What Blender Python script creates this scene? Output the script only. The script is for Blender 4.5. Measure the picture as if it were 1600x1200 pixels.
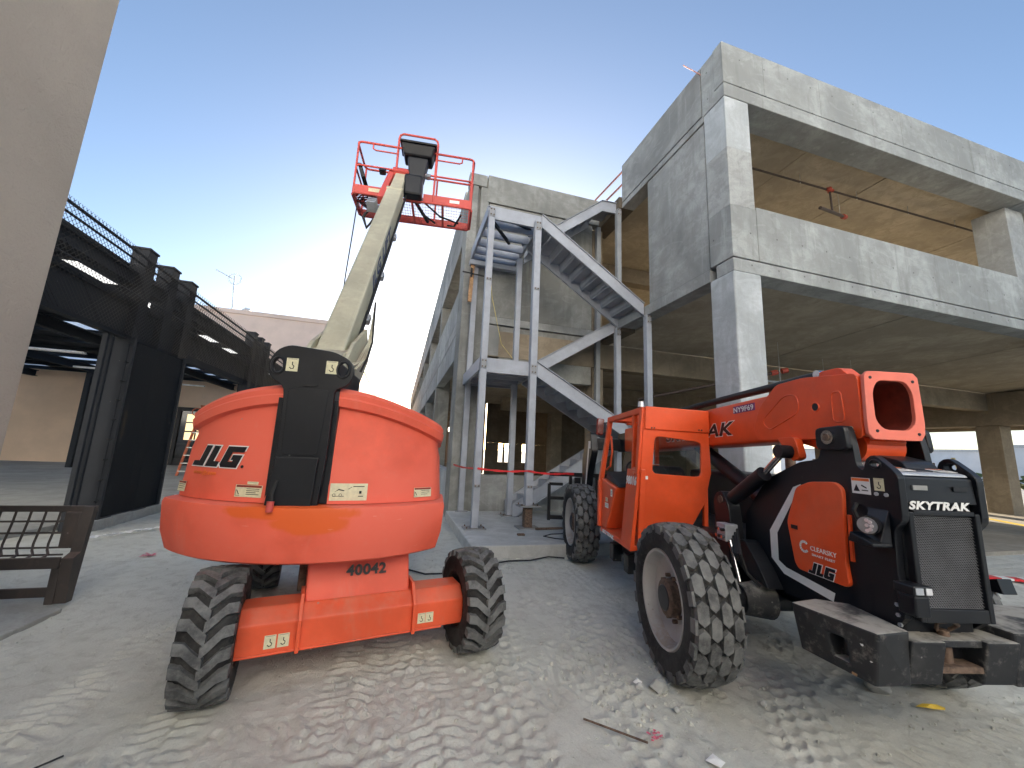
import bpy, bmesh, math, random
import numpy as np
from mathutils import Matrix, Vector

for o in list(bpy.data.objects):
    bpy.data.objects.remove(o)
scene = bpy.context.scene
COL = scene.collection
random.seed(7)
RNG = np.random.default_rng(11)

# ------------------------------------------------------------------ camera
cam_data = bpy.data.cameras.new("camera")
cam = bpy.data.objects.new("camera", cam_data)
COL.objects.link(cam)
cam_data.sensor_width = 36.0
cam_data.lens = 36.0 * 606.0 / 1600.0
cam_data.clip_start = 0.05
cam_data.clip_end = 3000.0
CAM_RIGHT = Vector((0.9594, -0.2785, 0.0436)).normalized()
CAM_FWD = Vector((0.2683, 0.9488, 0.1689)).normalized()
CAM_UP = CAM_RIGHT.cross(CAM_FWD).normalized()
CAM_RIGHT = CAM_FWD.cross(CAM_UP).normalized()
m = Matrix((CAM_RIGHT, CAM_UP, -CAM_FWD)).transposed().to_4x4()
m.translation = (0.0, 0.0, 1.7)
cam.matrix_world = m
scene.camera = cam

# ------------------------------------------------------------------ sky, sun, exposure
SUN_EL = math.radians(9.0)
SUN_HEAD = math.radians(15.0)          # clockwise from +Y
world = bpy.data.worlds.new("World")
scene.world = world
world.use_nodes = True
wn = world.node_tree.nodes
wn.clear()
sky_n = wn.new("ShaderNodeTexSky")
sky_n.sky_type = 'NISHITA'
sky_n.sun_disc = False
sky_n.sun_elevation = SUN_EL
sky_n.sun_rotation = SUN_HEAD
sky_n.air_density = 0.75
sky_n.dust_density = 1.35
sky_n.ozone_density = 1.7
bg = wn.new("ShaderNodeBackground")
bg.inputs["Strength"].default_value = 0.070
wo = wn.new("ShaderNodeOutputWorld")
world.node_tree.links.new(sky_n.outputs[0], bg.inputs[0])
world.node_tree.links.new(bg.outputs[0], wo.inputs[0])
sun_data = bpy.data.lights.new("sun", 'SUN')
sun_data.energy = 5.0
sun_data.angle = math.radians(0.5)
sun_data.color = (1.0, 0.86, 0.66)
sun = bpy.data.objects.new("sun", sun_data)
COL.objects.link(sun)
sd = Vector((math.sin(SUN_HEAD) * math.cos(SUN_EL), math.cos(SUN_HEAD) * math.cos(SUN_EL), math.sin(SUN_EL)))
sun.rotation_euler = sd.to_track_quat('Z', 'Y').to_euler()
sun.location = (10, 30, 30)
scene.view_settings.view_transform = 'Standard'
scene.view_settings.look = 'None'
scene.view_settings.gamma = 1.0
scene.view_settings.use_curve_mapping = False
scene.view_settings.exposure = 2.5

# ------------------------------------------------------------------ materials
class NT:
    def __init__(self, name):
        self.mat = bpy.data.materials.new(name)
        self.mat.use_nodes = True
        self.t = self.mat.node_tree
        self.n = self.t.nodes
        self.b = self.n["Principled BSDF"]
        self.out = self.n["Material Output"]
        g = self.n.new("ShaderNodeNewGeometry")
        self.pos = g.outputs["Position"]
        self.nrm = g.outputs["Normal"]
    def set(self, sock, v):
        if isinstance(v, bpy.types.NodeSocket):
            self.t.links.new(v, sock)
        elif isinstance(v, (tuple, list)) and len(v) == 3 and sock.type == 'RGBA':
            sock.default_value = (*v, 1)
        else:
            sock.default_value = v
    def p(self, name, v):
        self.set(self.b.inputs[name], v)
    def mapped(self, scale, loc=(0, 0, 0), vec=None):
        k = self.n.new("ShaderNodeMapping")
        self.set(k.inputs[0], vec or self.pos)
        k.inputs["Scale"].default_value = scale if isinstance(scale, tuple) else (scale,) * 3
        k.inputs["Location"].default_value = loc
        return k.outputs[0]
    def noise(self, scale, detail=4, rough=0.6, vec=None, dist=0.0):
        k = self.n.new("ShaderNodeTexNoise")
        self.set(k.inputs["Vector"], vec or self.pos)
        k.inputs["Scale"].default_value = scale
        k.inputs["Detail"].default_value = detail
        k.inputs["Roughness"].default_value = rough
        k.inputs["Distortion"].default_value = dist
        return k.outputs["Fac"]
    def voro(self, scale, vec=None, feature='F1', out="Distance"):
        k = self.n.new("ShaderNodeTexVoronoi")
        k.feature = feature
        self.set(k.inputs["Vector"], vec or self.pos)
        k.inputs["Scale"].default_value = scale
        return k.outputs[out]
    def ramp(self, v, a, b, va=0.0, vb=1.0):
        k = self.n.new("ShaderNodeMapRange")
        k.interpolation_type = 'SMOOTHSTEP'
        self.set(k.inputs[0], v)
        k.inputs[1].default_value = a
        k.inputs[2].default_value = b
        k.inputs[3].default_value = va
        k.inputs[4].default_value = vb
        return k.outputs[0]
    def math(self, op, a, b=0.0):
        k = self.n.new("ShaderNodeMath")
        k.operation = op
        self.set(k.inputs[0], a)
        self.set(k.inputs[1], b)
        return k.outputs[0]
    def sep(self, v):
        k = self.n.new("ShaderNodeSeparateXYZ")
        self.set(k.inputs[0], v)
        return k.outputs
    def mix(self, f, a, b, mode='MIX'):
        k = self.n.new("ShaderNodeMix")
        k.data_type = 'RGBA'
        k.blend_type = mode
        self.set(k.inputs[0], f)
        self.set(k.inputs[6], a)
        self.set(k.inputs[7], b)
        return k.outputs[2]
    def bump(self, h, strength=0.3, dist=0.01):
        k = self.n.new("ShaderNodeBump")
        k.inputs["Strength"].default_value = strength
        k.inputs["Distance"].default_value = dist
        self.set(k.inputs["Height"], h)
        self.set(self.b.inputs["Normal"], k.outputs[0])

def sc3(c, k):
    return tuple(min(1.0, x * k) for x in c)

def concrete(name, base, contrast=0.35, streak=0.25, holes=True, seed=0.0, brown=0.0):
    t = NT(name)
    v0 = t.mapped(1.0, (seed, seed * 1.7, -seed))
    big = t.noise(0.55, 5, 0.62, v0, 0.6)
    med = t.noise(2.3, 6, 0.7, v0, 1.2)
    fine = t.noise(38, 4, 0.7, v0)
    stv = t.mapped((2.6, 2.6, 0.28), (seed, 0, 0))
    stk = t.noise(1.6, 4, 0.65, stv)
    c = t.mix(t.ramp(big, 0.36, 0.64), sc3(base, 1 - contrast), sc3(base, 1 + contrast * 0.55))
    c = t.mix(t.ramp(med, 0.42, 0.62, 0, 0.55), c, sc3((base[0] * 1.02, base[1], base[2] * 0.97), 0.72), 'MIX')
    c = t.mix(t.ramp(stk, 0.52, 0.72, 0, streak), c, (base[0] * 0.45, base[1] * 0.44, base[2] * 0.42))
    c = t.mix(t.ramp(stk, 0.30, 0.42, streak * 0.9, 0), c, sc3(base, 1.45))
    c = t.mix(t.ramp(fine, 0.35, 0.7, 0, 0.22), c, sc3(base, 0.6))
    # pour blotches with crisp edges
    pour = t.noise(1.15, 2, 0.5, t.mapped((1, 1, 2.2), (seed + 4, 3, 1)), 2.5)
    c = t.mix(t.ramp(pour, 0.56, 0.60, 0, 0.20), c, sc3(base, 0.70))
    c = t.mix(t.ramp(pour, 0.40, 0.36, 0, 0.14), c, sc3(base, 1.4))
    h = t.math('MULTIPLY', fine, 0.5)
    if holes:
        # form tie holes on a 0.6 m grid
        s = t.sep(t.math('ADD', 0, 0) if False else t.mapped(1 / 0.62, (seed * .37, seed * .37, 0.2)))
        fx = t.math('ABSOLUTE', t.math('SUBTRACT', t.math('FRACT', t.math('ADD', s[0], s[1])), 0.5))
        fz = t.math('ABSOLUTE', t.math('SUBTRACT', t.math('FRACT', s[2]), 0.5))
        dd = t.math('SQRT', t.math('ADD', t.math('MULTIPLY', fx, fx), t.math('MULTIPLY', fz, fz)))
        c = t.mix(t.ramp(dd, 0.022, 0.034, 0.75, 0), c, sc3(base, 0.28))
    vd = t.voro(22, v0)
    c = t.mix(t.ramp(vd, 0.05, 0.09, 0.5, 0), c, sc3(base, 0.45))
    if brown:
        c = t.mix(brown, c, (0.30, 0.235, 0.16))
    t.p("Base Color", c)
    t.p("Roughness", 0.88)
    t.p("Specular IOR Level", 0.25)
    t.bump(t.math('ADD', h, t.math('MULTIPLY', med, 0.6)), 0.35, 0.012)
    return t.mat

def paint(name, col, rough=0.38, dirt=0.25, dirt_col=(0.30, 0.27, 0.22), fade=None, spec=0.5, scuff=0.15, scale=1.0):
    t = NT(name)
    n1 = t.noise(2.2 * scale, 5, 0.65)
    n2 = t.noise(14 * scale, 5, 0.7)
    c = t.mix(t.ramp(n1, 0.3, 0.7, 0, 1), sc3(col, 0.86), sc3(col, 1.08))
    if fade:
        c = t.mix(t.ramp(t.noise(1.1 * scale, 3, 0.5), 0.42, 0.6), c, fade)
    c = t.mix(t.ramp(n2, 0.52, 0.78, 0, dirt), c, dirt_col)
    up = t.sep(t.nrm)[2]
    c = t.mix(t.math('MULTIPLY', t.ramp(up, 0.35, 0.95, 0, min(1, dirt * 2.2)), t.ramp(t.noise(5, 4, .7), .3, .6)), c, dirt_col)
    # fine scratches
    sv = t.mapped((3, 3, 60))
    c = t.mix(t.ramp(t.noise(2.0, 2, 0.5, sv), 0.72, 0.76, 0, scuff), c, sc3(col, 1.9))
    if scuff:
        vc = t.n.new("ShaderNodeTexVoronoi"); vc.inputs["Scale"].default_value = 7.0
        t.set(vc.inputs["Vector"], t.mapped(1.0, (1.3, 4.1, .7)))
        ch = t.math('MULTIPLY', t.ramp(t.math('ADD', vc.outputs["Distance"], t.math('MULTIPLY', n2, 0.10)), 0.085, 0.115, 1, 0), t.ramp(t.sep(vc.outputs["Color"])[0], 0.72, 0.74))
        c = t.mix(t.math('MULTIPLY', ch, 0.8), c, sc3((dirt_col[0] * .5 + .12, dirt_col[1] * .5 + .12, dirt_col[2] * .5 + .12), 1.0))
        sm = t.noise(1.3, 5, 0.7, t.mapped((1.0, 1.0, 0.45), (7, 2, 5)), 0.8)
        c = t.mix(t.ramp(sm, 0.56, 0.72, 0, min(.35, scuff * 2.0)), c, dirt_col)
    t.p("Base Color", c)
    t.p("Roughness", t.ramp(n1, 0.2, 0.8, rough * 0.85, min(1, rough * 1.35)))
    t.p("Specular IOR Level", spec)
    t.bump(n2, 0.06, 0.004)
    return t.mat

def plain(name, col, rough=0.6, metal=0.0, var=0.15, scale=8, spec=0.4):
    t = NT(name)
    n = t.noise(scale, 4, 0.6)
    t.p("Base Color", t.mix(t.ramp(n, 0.3, 0.7), sc3(col, 1 - var), sc3(col, 1 + var)))
    t.p("Roughness", rough)
    t.p("Metallic", metal)
    t.p("Specular IOR Level", spec)
    return t.mat

M = {}
M['con_front'] = concrete("concrete_front", (0.345, 0.36, 0.355), 0.28, 0.42, True, 0.0)
M['con_side'] = concrete("concrete_side", (0.34, 0.35, 0.345), 0.36, 0.30, False, 5.0)
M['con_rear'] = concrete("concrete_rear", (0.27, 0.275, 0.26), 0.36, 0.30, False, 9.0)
M['con_col'] = concrete("concrete_column", (0.47, 0.50, 0.515), 0.22, 0.25, False, 13.0)
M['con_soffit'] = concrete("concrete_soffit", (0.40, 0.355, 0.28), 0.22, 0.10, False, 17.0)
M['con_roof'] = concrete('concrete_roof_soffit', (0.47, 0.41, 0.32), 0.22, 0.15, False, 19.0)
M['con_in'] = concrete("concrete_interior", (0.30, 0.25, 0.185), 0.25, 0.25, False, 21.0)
M['con_shade'] = concrete('concrete_interior_shaded', (0.15, 0.125, 0.095), 0.25, 0.25, False, 23.0)  # interior concrete darkened, the deep shade is put into its colour
M['chain'] = plain('black_chain_wire', (0.012, 0.012, 0.014), 0.6, 0, 0.1)
M['con_pad'] = concrete("concrete_pad", (0.50, 0.51, 0.50), 0.14, 0.05, False, 25.0)
M['con_pave'] = concrete("concrete_pavement", (0.36, 0.365, 0.35), 0.15, 0.05, False, 29.0)
M['con_floor'] = concrete("concrete_floor", (0.34, 0.31, 0.26), 0.2, 0.05, False, 33.0)

def stucco(name, col, bump=0.5):
    t = NT(name)
    n1 = t.noise(0.7, 4, 0.6)
    n2 = t.noise(55, 5, 0.75)
    n3 = t.noise(7, 5, 0.7, None, 0.6)
    c = t.mix(t.ramp(n1, 0.3, 0.7), sc3(col, 0.92), sc3(col, 1.06))
    c = t.mix(t.ramp(n2, 0.45, 0.75, 0, 0.25), c, sc3(col, 0.75))
    t.p("Base Color", c)
    t.p("Roughness", 0.92)
    t.p("Specular IOR Level", 0.15)
    t.bump(t.math('ADD', t.math('MULTIPLY', n2, 0.5), n3), bump, 0.012)
    return t.mat
M['stucco'] = stucco("beige_stucco", (0.51, 0.44, 0.365), 1.3)
M['stucco_bounce'] = stucco('bounce_stucco', (0.60, 0.64, 0.715), 0.2)  # cool tint for the added bounce block, evens out the warm sun
M['stucco_tan'] = stucco("tan_stucco", (0.74, 0.55, 0.39), 0.2)
M['stucco_pink'] = stucco("pinkish_stucco", (0.62, 0.49, 0.42), 0.2)
M['lift_orange'] = paint("faded_coral_orange_paint", (0.80, 0.125, 0.07), 0.5, 0.10, (0.62, 0.30, 0.24), fade=(0.80, 0.145, 0.092), spec=0.35, scuff=0.10)
def worn_casting():
    m_ = M['lift_orange'].copy(); m_.name = "coral_paint_with_rubbed_patch"
    nt = m_.node_tree; b = nt.nodes["Principled BSDF"]
    src = b.inputs["Base Color"].links[0].from_socket
    t = NT.__new__(NT); t.mat = m_; t.t = nt; t.n = nt.nodes; t.b = b; t.out = nt.nodes["Material Output"]
    g = nt.nodes.new("ShaderNodeNewGeometry"); t.pos = g.outputs["Position"]; t.nrm = g.outputs["Normal"]
    p = t.sep(t.pos)
    n1 = t.noise(3.2, 4, 0.6, None, 0.4)
    def blob(cx_, cz_, rx, rz):
        dx = t.math('DIVIDE', t.math('SUBTRACT', p[0], cx_), rx); dz = t.math('DIVIDE', t.math('SUBTRACT', p[2], cz_), rz)
        return t.math('SQRT', t.math('ADD', t.math('MULTIPLY', dx, dx), t.math('MULTIPLY', dz, dz)))
    d_ = t.math('MINIMUM', blob(-.66, 1.20, .46, .055), blob(-.55, 1.135, .26, .085))
    d_ = t.math('ADD', d_, t.math('MULTIPLY', t.math('SUBTRACT', n1, 0.5), 1.1))
    c = t.mix(t.ramp(d_, 0.80, 1.08, 0.95, 0), src, (0.72, 0.115, 0.022))
    sv = t.mapped((2.0, 2.0, 26), (3, 1, 2))
    c = t.mix(t.ramp(t.noise(3.0, 3, 0.6, sv), 0.70, 0.73, 0, .5), c, (0.86, 0.40, 0.32))
    t.p("Base Color", c)
    return m_
M['lift_cast'] = worn_casting()
M['lift_fresh'] = paint("worn_through_orange_paint", (0.74, 0.105, 0.02), 0.4, 0.10, (0.5, 0.25, 0.15), spec=0.35)
M['lift_axle'] = paint('scuffed_orange_paint', (0.78, 0.11, 0.042), 0.42, 0.14, (0.5, 0.28, 0.2), spec=0.4, scuff=0.2)
M['tele_orange'] = paint("bright_orange_paint", (0.78, 0.088, 0.018), 0.34, 0.10, (0.42, 0.25, 0.17), spec=0.5, scuff=0.06)
M['tele_faded'] = paint("sun_faded_orange_paint", (0.80, 0.19, 0.13), 0.55, 0.1, (0.6, 0.3, 0.25))
M['black'] = paint("satin_black_paint", (0.009, 0.010, 0.013), 0.36, 0.08, (0.06, 0.06, 0.06), scuff=0.06, spec=0.4)
M['black_dusty'] = paint("dusty_black_paint", (0.016, 0.017, 0.02), 0.55, 0.46, (0.36, 0.34, 0.30), scuff=0.3)
M['dark_steel'] = paint("charcoal_steel_paint", (0.036, 0.039, 0.045), 0.7, 0.10, (0.06, 0.06, 0.065), scuff=0.02, spec=0.15)
M['cream'] = paint("cream_boom_paint", (0.55, 0.525, 0.39), 0.45, 0.34, (0.27, 0.20, 0.14), scuff=0.18)
M['basket_red'] = paint("faded_red_rail_paint", (0.60, 0.085, 0.068), 0.5, 0.12, (0.5, 0.2, 0.16))
M['steel'] = paint("grey_primer_steel", (0.36, 0.385, 0.435), 0.5, 0.22, (0.25, 0.245, 0.24), spec=0.35, scuff=0.2)
M['steel_dirty'] = paint("dirty_primer_steel", (0.27, 0.285, 0.30), 0.6, 0.4, (0.17, 0.15, 0.13), scuff=0.1)
M['rust_brown'] = paint("rusty_brown_paint", (0.050, 0.042, 0.039), 0.5, 0.35, (0.13, 0.09, 0.075), scuff=0.15)
M['rim'] = paint("dusty_grey_rim_paint", (0.42, 0.41, 0.40), 0.5, 0.45, (0.30, 0.24, 0.19), scuff=0.2)
M['hub_rust'] = plain("rusty_hub_steel", (0.14, 0.095, 0.07), 0.8, 0.2, 0.4, 25)
M['chrome'] = plain("polished_rod_steel", (0.6, 0.6, 0.62), 0.2, 1.0, 0.1)
M['white'] = plain("white_vinyl", (0.78, 0.78, 0.76), 0.5, 0, 0.06)
M['ink'] = plain("black_vinyl", (0.012, 0.012, 0.014), 0.45, 0, 0.1)
M['decal_cream'] = plain("cream_decal_vinyl", (0.66, 0.62, 0.42), 0.55, 0, 0.08, 40)
M['decal_red'] = plain("dark_red_decal_ink", (0.22, 0.03, 0.02), 0.55)
M['hazard'] = plain("warning_orange_ink", (0.75, 0.16, 0.03), 0.5)
M['purple'] = plain("purple_decal_vinyl", (0.20, 0.05, 0.16), 0.5)
M['blue_ink'] = plain("navy_decal_ink", (0.03, 0.05, 0.14), 0.5)
M['red_tape'] = plain("red_plastic_tape", (0.62, 0.03, 0.035), 0.4)
M['wood'] = plain("raw_lumber", (0.42, 0.25, 0.13), 0.75, 0, 0.3, 12)
M['rope_yellow'] = plain("yellow_rope", (0.62, 0.52, 0.22), 0.8)
M['pipe_red'] = plain("red_sprinkler_pipe", (0.34, 0.05, 0.03), 0.5)
M['pipe_dark'] = plain("dark_pipe", (0.05, 0.035, 0.03), 0.5)
M['rail_pink'] = plain("red_oxide_pipe", (0.46, 0.22, 0.19), 0.6)
M['ladder_orange'] = plain("orange_fibreglass", (0.50, 0.12, 0.05), 0.5)
M['alu'] = plain("dull_aluminium", (0.6, 0.6, 0.58), 0.4, 0.8)
M['grille'] = plain('dull_grille_steel', (0.26, 0.265, 0.275), 0.45, 0.5, 0.2)
M['bore'] = plain('sooty_shaded_red_paint', (0.16, 0.022, 0.012), 0.7, 0, 0.4, 6)  # soot, plus the shade inside the bore darkened into the paint
M['galv'] = plain("galvanised_sheet", (0.45, 0.47, 0.5), 0.45, 0.4, 0.15)
M['cable'] = plain("black_rubber_cable", (0.02, 0.02, 0.02), 0.6)
M['pink_dye'] = plain("pink_marking_paint", (0.62, 0.16, 0.22), 0.9, 0, 0.3, 60)
M['yellow'] = plain("yellow_plastic", (0.72, 0.5, 0.05), 0.5)
M['green'] = plain("green_plastic", (0.05, 0.22, 0.14), 0.5)
M['lens_clear'] = plain("clear_lamp_lens", (0.7, 0.7, 0.72), 0.15, 0.3)
M['seat_black'] = plain("black_vinyl_seat", (0.02, 0.02, 0.022), 0.5)
M['far_wall'] = plain("pale_far_wall", (0.60, 0.62, 0.66), 0.9, 0, 0.05, 1)
M['far_tan'] = plain("tan_far_wall", (0.42, 0.33, 0.26), 0.9, 0, 0.1, 1)
M['shrub'] = plain("dry_olive_foliage", (0.10, 0.12, 0.04), 0.9, 0, 0.4, 6)
M['fixture'] = plain("white_fixture_enamel", (0.7, 0.7, 0.68), 0.4)

def rubber():
    t = NT("dusty_tyre_rubber")
    n1 = t.noise(3.5, 5, 0.7)
    n2 = t.noise(30, 4, 0.7)
    c = t.mix(t.ramp(n1, 0.35, 0.68), (0.013, 0.013, 0.014), (0.045, 0.044, 0.043))
    c = t.mix(t.ramp(n2, 0.45, 0.75, 0, 0.5), c, (0.075, 0.072, 0.066))
    t.p("Base Color", c); t.p("Roughness", 0.75); t.p("Specular IOR Level", 0.3)
    t.bump(n2, 0.25, 0.006)
    return t.mat
M['rubber'] = rubber()
def lugs():
    t = NT("worn_grey_tread_rubber")
    n1 = t.noise(6, 5, 0.7)
    n2 = t.noise(45, 4, 0.7)
    c = t.mix(t.ramp(n1, 0.32, 0.66), (0.055, 0.056, 0.058), (0.165, 0.168, 0.165))
    c = t.mix(t.ramp(n2, 0.45, 0.75, 0, 0.4), c, (0.21, 0.205, 0.19))
    t.p("Base Color", c); t.p("Roughness", 0.7); t.p("Specular IOR Level", 0.35)
    t.bump(n2, 0.25, 0.006)
    return t.mat
M['lug'] = lugs()

def dirt():
    t = NT("pale_packed_dirt")
    n1 = t.noise(0.5, 5, 0.6, None, 0.4)
    n2 = t.noise(6, 6, 0.7, None, 0.5)
    n3 = t.noise(70, 5, 0.75)
    c = t.mix(t.ramp(n1, 0.35, 0.65), (0.495, 0.495, 0.445), (0.59, 0.59, 0.535))
    c = t.mix(t.ramp(n2, 0.45, 0.7, 0, 0.55), c, (0.36, 0.345, 0.30))
    c = t.mix(t.ramp(n3, 0.5, 0.8, 0, 0.5), c, (0.32, 0.305, 0.265))
    pv = t.voro(34)
    c = t.mix(t.ramp(pv, 0.08, 0.16, 0.55, 0), c, (0.62, 0.61, 0.57))
    t.p("Base Color", c); t.p("Roughness", 0.95); t.p("Specular IOR Level", 0.1)
    n4 = t.noise(22, 5, 0.7, None, 1.2)
    cl = t.voro(17, t.mapped(1.0, (0, 0, 0)), 'DISTANCE_TO_EDGE')
    h = t.math('ADD', t.math('MULTIPLY', n3, 0.55), t.math('ADD', n2, t.math('MULTIPLY', t.ramp(pv, .05, .2, 1, 0), .35)))
    h = t.math('ADD', h, t.math('MULTIPLY', n4, 0.9))
    h = t.math('ADD', h, t.math('MULTIPLY', t.ramp(cl, 0.0, 0.10), t.ramp(n1, .45, .6, .0, .35)))
    t.bump(h, 0.55, 0.011)
    return t.mat
M['dirt'] = dirt()

def glass(name, tint=(0.75, 0.8, 0.8), alpha=0.25):
    t = NT(name)
    t.p("Base Color", tint); t.p("Roughness", 0.05)
    tr = t.n.new("ShaderNodeBsdfTransparent")
    tr.inputs[0].default_value = (*tint, 1)
    gl = t.n.new("ShaderNodeBsdfGlossy")
    gl.inputs["Roughness"].default_value = 0.03
    mx = t.n.new("ShaderNodeMixShader")
    fr = t.n.new("ShaderNodeFresnel"); fr.inputs[0].default_value = 1.5
    t.t.links.new(t.math('ADD', fr.outputs[0], alpha * 0.3), mx.inputs[0])
    t.t.links.new(tr.outputs[0], mx.inputs[1]); t.t.links.new(gl.outputs[0], mx.inputs[2])
    t.t.links.new(mx.outputs[0], t.out.inputs[0])
    return t.mat
M['glass'] = glass("cab_window_glass")
M['dark_glass'] = plain("dark_door_glass", (0.03, 0.03, 0.03), 0.08, 0, 0.1, 2, 0.6)
def lit(name, col, strength):
    t = NT(name)
    t.p("Base Color", col); t.p("Emission Color", col); t.p("Emission Strength", strength)
    return t.mat
M['warm_window'] = lit("warm_lit_window", (1.0, 0.72, 0.36), 0.30)
M['lamp_warm'] = lit("warm_lamp_globe", (1.0, 0.85, 0.6), 1.3)
def clear_panel():
    t = NT("frosted_skylight_panel")
    t.p("Base Color", (0.85, 0.87, 0.88)); t.p("Roughness", 0.5)
    tl = t.n.new("ShaderNodeBsdfTranslucent"); tl.inputs[0].default_value = (0.9, 0.92, 0.93, 1)
    t.t.links.new(tl.outputs[0], t.out.inputs[0])
    return t.mat
M['skylight'] = clear_panel()
def screen_mesh():
    t = NT("black_privacy_mesh")
    t.p("Base Color", (0.024, 0.026, 0.029)); t.p("Roughness", 0.9); t.p("Specular IOR Level", 0.05)
    tr = t.n.new("ShaderNodeBsdfTransparent")
    mx = t.n.new("ShaderNodeMixShader"); mx.inputs[0].default_value = 0.90
    t.t.links.new(tr.outputs[0], mx.inputs[1]); t.t.links.new(t.b.outputs[0], mx.inputs[2])
    t.t.links.new(mx.outputs[0], t.out.inputs[0])
    return t.mat
M['screen'] = screen_mesh()

# ------------------------------------------------------------------ mesh helpers
class MB:
    def __init__(self, frame=None):
        self.v = []; self.f = []; self.mi = []; self.frame = frame
    def add(self, verts, faces, mi=0):
        k = len(self.v)
        for p in verts:
            p = Vector(p)
            self.v.append(self.frame @ p if self.frame else p)
        for f in faces:
            self.f.append(tuple(i + k for i in f)); self.mi.append(mi)
        return self
    def box(self, a, b, mi=0):
        x0, y0, z0 = a; x1, y1, z1 = b
        x0, x1 = sorted((x0, x1)); y0, y1 = sorted((y0, y1)); z0, z1 = sorted((z0, z1))
        return self.add([(x0, y0, z0), (x1, y0, z0), (x1, y1, z0), (x0, y1, z0), (x0, y0, z1), (x1, y0, z1), (x1, y1, z1), (x0, y1, z1)],
                        [(3, 2, 1, 0), (4, 5, 6, 7), (0, 1, 5, 4), (1, 2, 6, 5), (2, 3, 7, 6), (3, 0, 4, 7)], mi)
    def hexa(self, bottom, top, mi=0):
        n = len(bottom)
        fs = [tuple(range(n))[::-1], tuple(range(n, 2 * n))]
        fs += [(i, (i + 1) % n, n + (i + 1) % n, n + i) for i in range(n)]
        return self.add(list(bottom) + list(top), fs, mi)
    def prism(self, poly, axis, a, b, mi=0):
        """poly 2d; axis 'x': (y,z) extruded along x; 'y': (x,z); 'z': (x,y)"""
        def P(p, t):
            return {'x': (t, p[0], p[1]), 'y': (p[0], t, p[1]), 'z': (p[0], p[1], t)}[axis]
        n = len(poly)
        fs = [tuple(range(n)), tuple(range(n, 2 * n))[::-1]]
        fs += [(i, n + i, n + (i + 1) % n, (i + 1) % n) for i in range(n)]
        return self.add([P(p, a) for p in poly] + [P(p, b) for p in poly], fs, mi)
    def holed(self, poly, hole, axis, a, b, mi=0):
        """plate with one hole: poly and hole have the same number of points, matched"""
        def P(p, t):
            return {'x': (t, p[0], p[1]), 'y': (p[0], t, p[1]), 'z': (p[0], p[1], t)}[axis]
        n = len(poly)
        vs = [P(p, a) for p in poly] + [P(p, b) for p in poly] + [P(p, a) for p in hole] + [P(p, b) for p in hole]
        fs = []
        for i in range(n):
            j = (i + 1) % n
            fs += [(i, j, 2 * n + j, 2 * n + i), (n + i, 3 * n + i, 3 * n + j, n + j), (i, n + i, n + j, j), (2 * n + i, 2 * n + j, 3 * n + j, 3 * n + i)]
        return self.add(vs, fs, mi)
    def cyl(self, p0, p1, r0, r1=None, n=16, mi=0, cap=True):
        r1 = r0 if r1 is None else r1
        p0, p1 = Vector(p0), Vector(p1)
        d = (p1 - p0).normalized()
        u = d.orthogonal().normalized(); w = d.cross(u)
        vs = []
        for p, r in ((p0, r0), (p1, r1)):
            for i in range(n):
                t = 2 * math.pi * i / n
                vs.append(p + u * math.cos(t) * r + w * math.sin(t) * r)
        fs = [(i, (i + 1) % n, n + (i + 1) % n, n + i) for i in range(n)]
        if cap:
            fs += [tuple(range(n))[::-1], tuple(range(n, 2 * n))]
        return self.add(vs, fs, mi)
    def tube(self, path, r, n=8, mi=0, closed=False):
        pts = [Vector(p) for p in path]
        N = len(pts); vs = []; prev = None
        for k, p in enumerate(pts):
            if closed:
                d = (pts[(k + 1) % N] - pts[k - 1]).normalized()
            else:
                d = (pts[min(k + 1, N - 1)] - pts[max(k - 1, 0)]).normalized()
            u = d.orthogonal().normalized() if prev is None else (prev - d * prev.dot(d)).normalized()
            prev = u; w = d.cross(u)
            for i in range(n):
                t = 2 * math.pi * i / n
                vs.append(p + u * math.cos(t) * r + w * math.sin(t) * r)
        fs = []
        for k in range(N if closed else N - 1):
            k2 = (k + 1) % N
            fs += [(k * n + i, k * n + (i + 1) % n, k2 * n + (i + 1) % n, k2 * n + i) for i in range(n)]
        if not closed:
            fs += [tuple(range(n))[::-1], tuple(range((N - 1) * n, N * n))]
        return self.add(vs, fs, mi)
    def bar(self, p0, p1, w, h, up=(0, 0, 1), mi=0):
        """rectangular bar: w sideways, h along up"""
        p0, p1 = Vector(p0), Vector(p1)
        d = (p1 - p0).normalized(); s = d.cross(Vector(up)).normalized(); u = s.cross(d)
        q = [s * (w / 2) * a + u * (h / 2) * b for a, b in ((-1, -1), (1, -1), (1, 1), (-1, 1))]
        return self.hexa([p0 + x for x in q], [p1 + x for x in q], mi)
    def lathe_x(self, prof, c=(0, 0, 0), n=48, mi=0):
        """prof: list of (x, r) revolved about the x axis through c"""
        vs = []
        for x, r in prof:
            for i in range(n):
                t = 2 * math.pi * i / n
                vs.append((c[0] + x, c[1] + r * math.cos(t), c[2] + r * math.sin(t)))
        fs = []
        for k in range(len(prof) - 1):
            fs += [(k * n + i, k * n + (i + 1) % n, (k + 1) * n + (i + 1) % n, (k + 1) * n + i) for i in range(n)]
        return self.add(vs, fs, mi)
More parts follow.
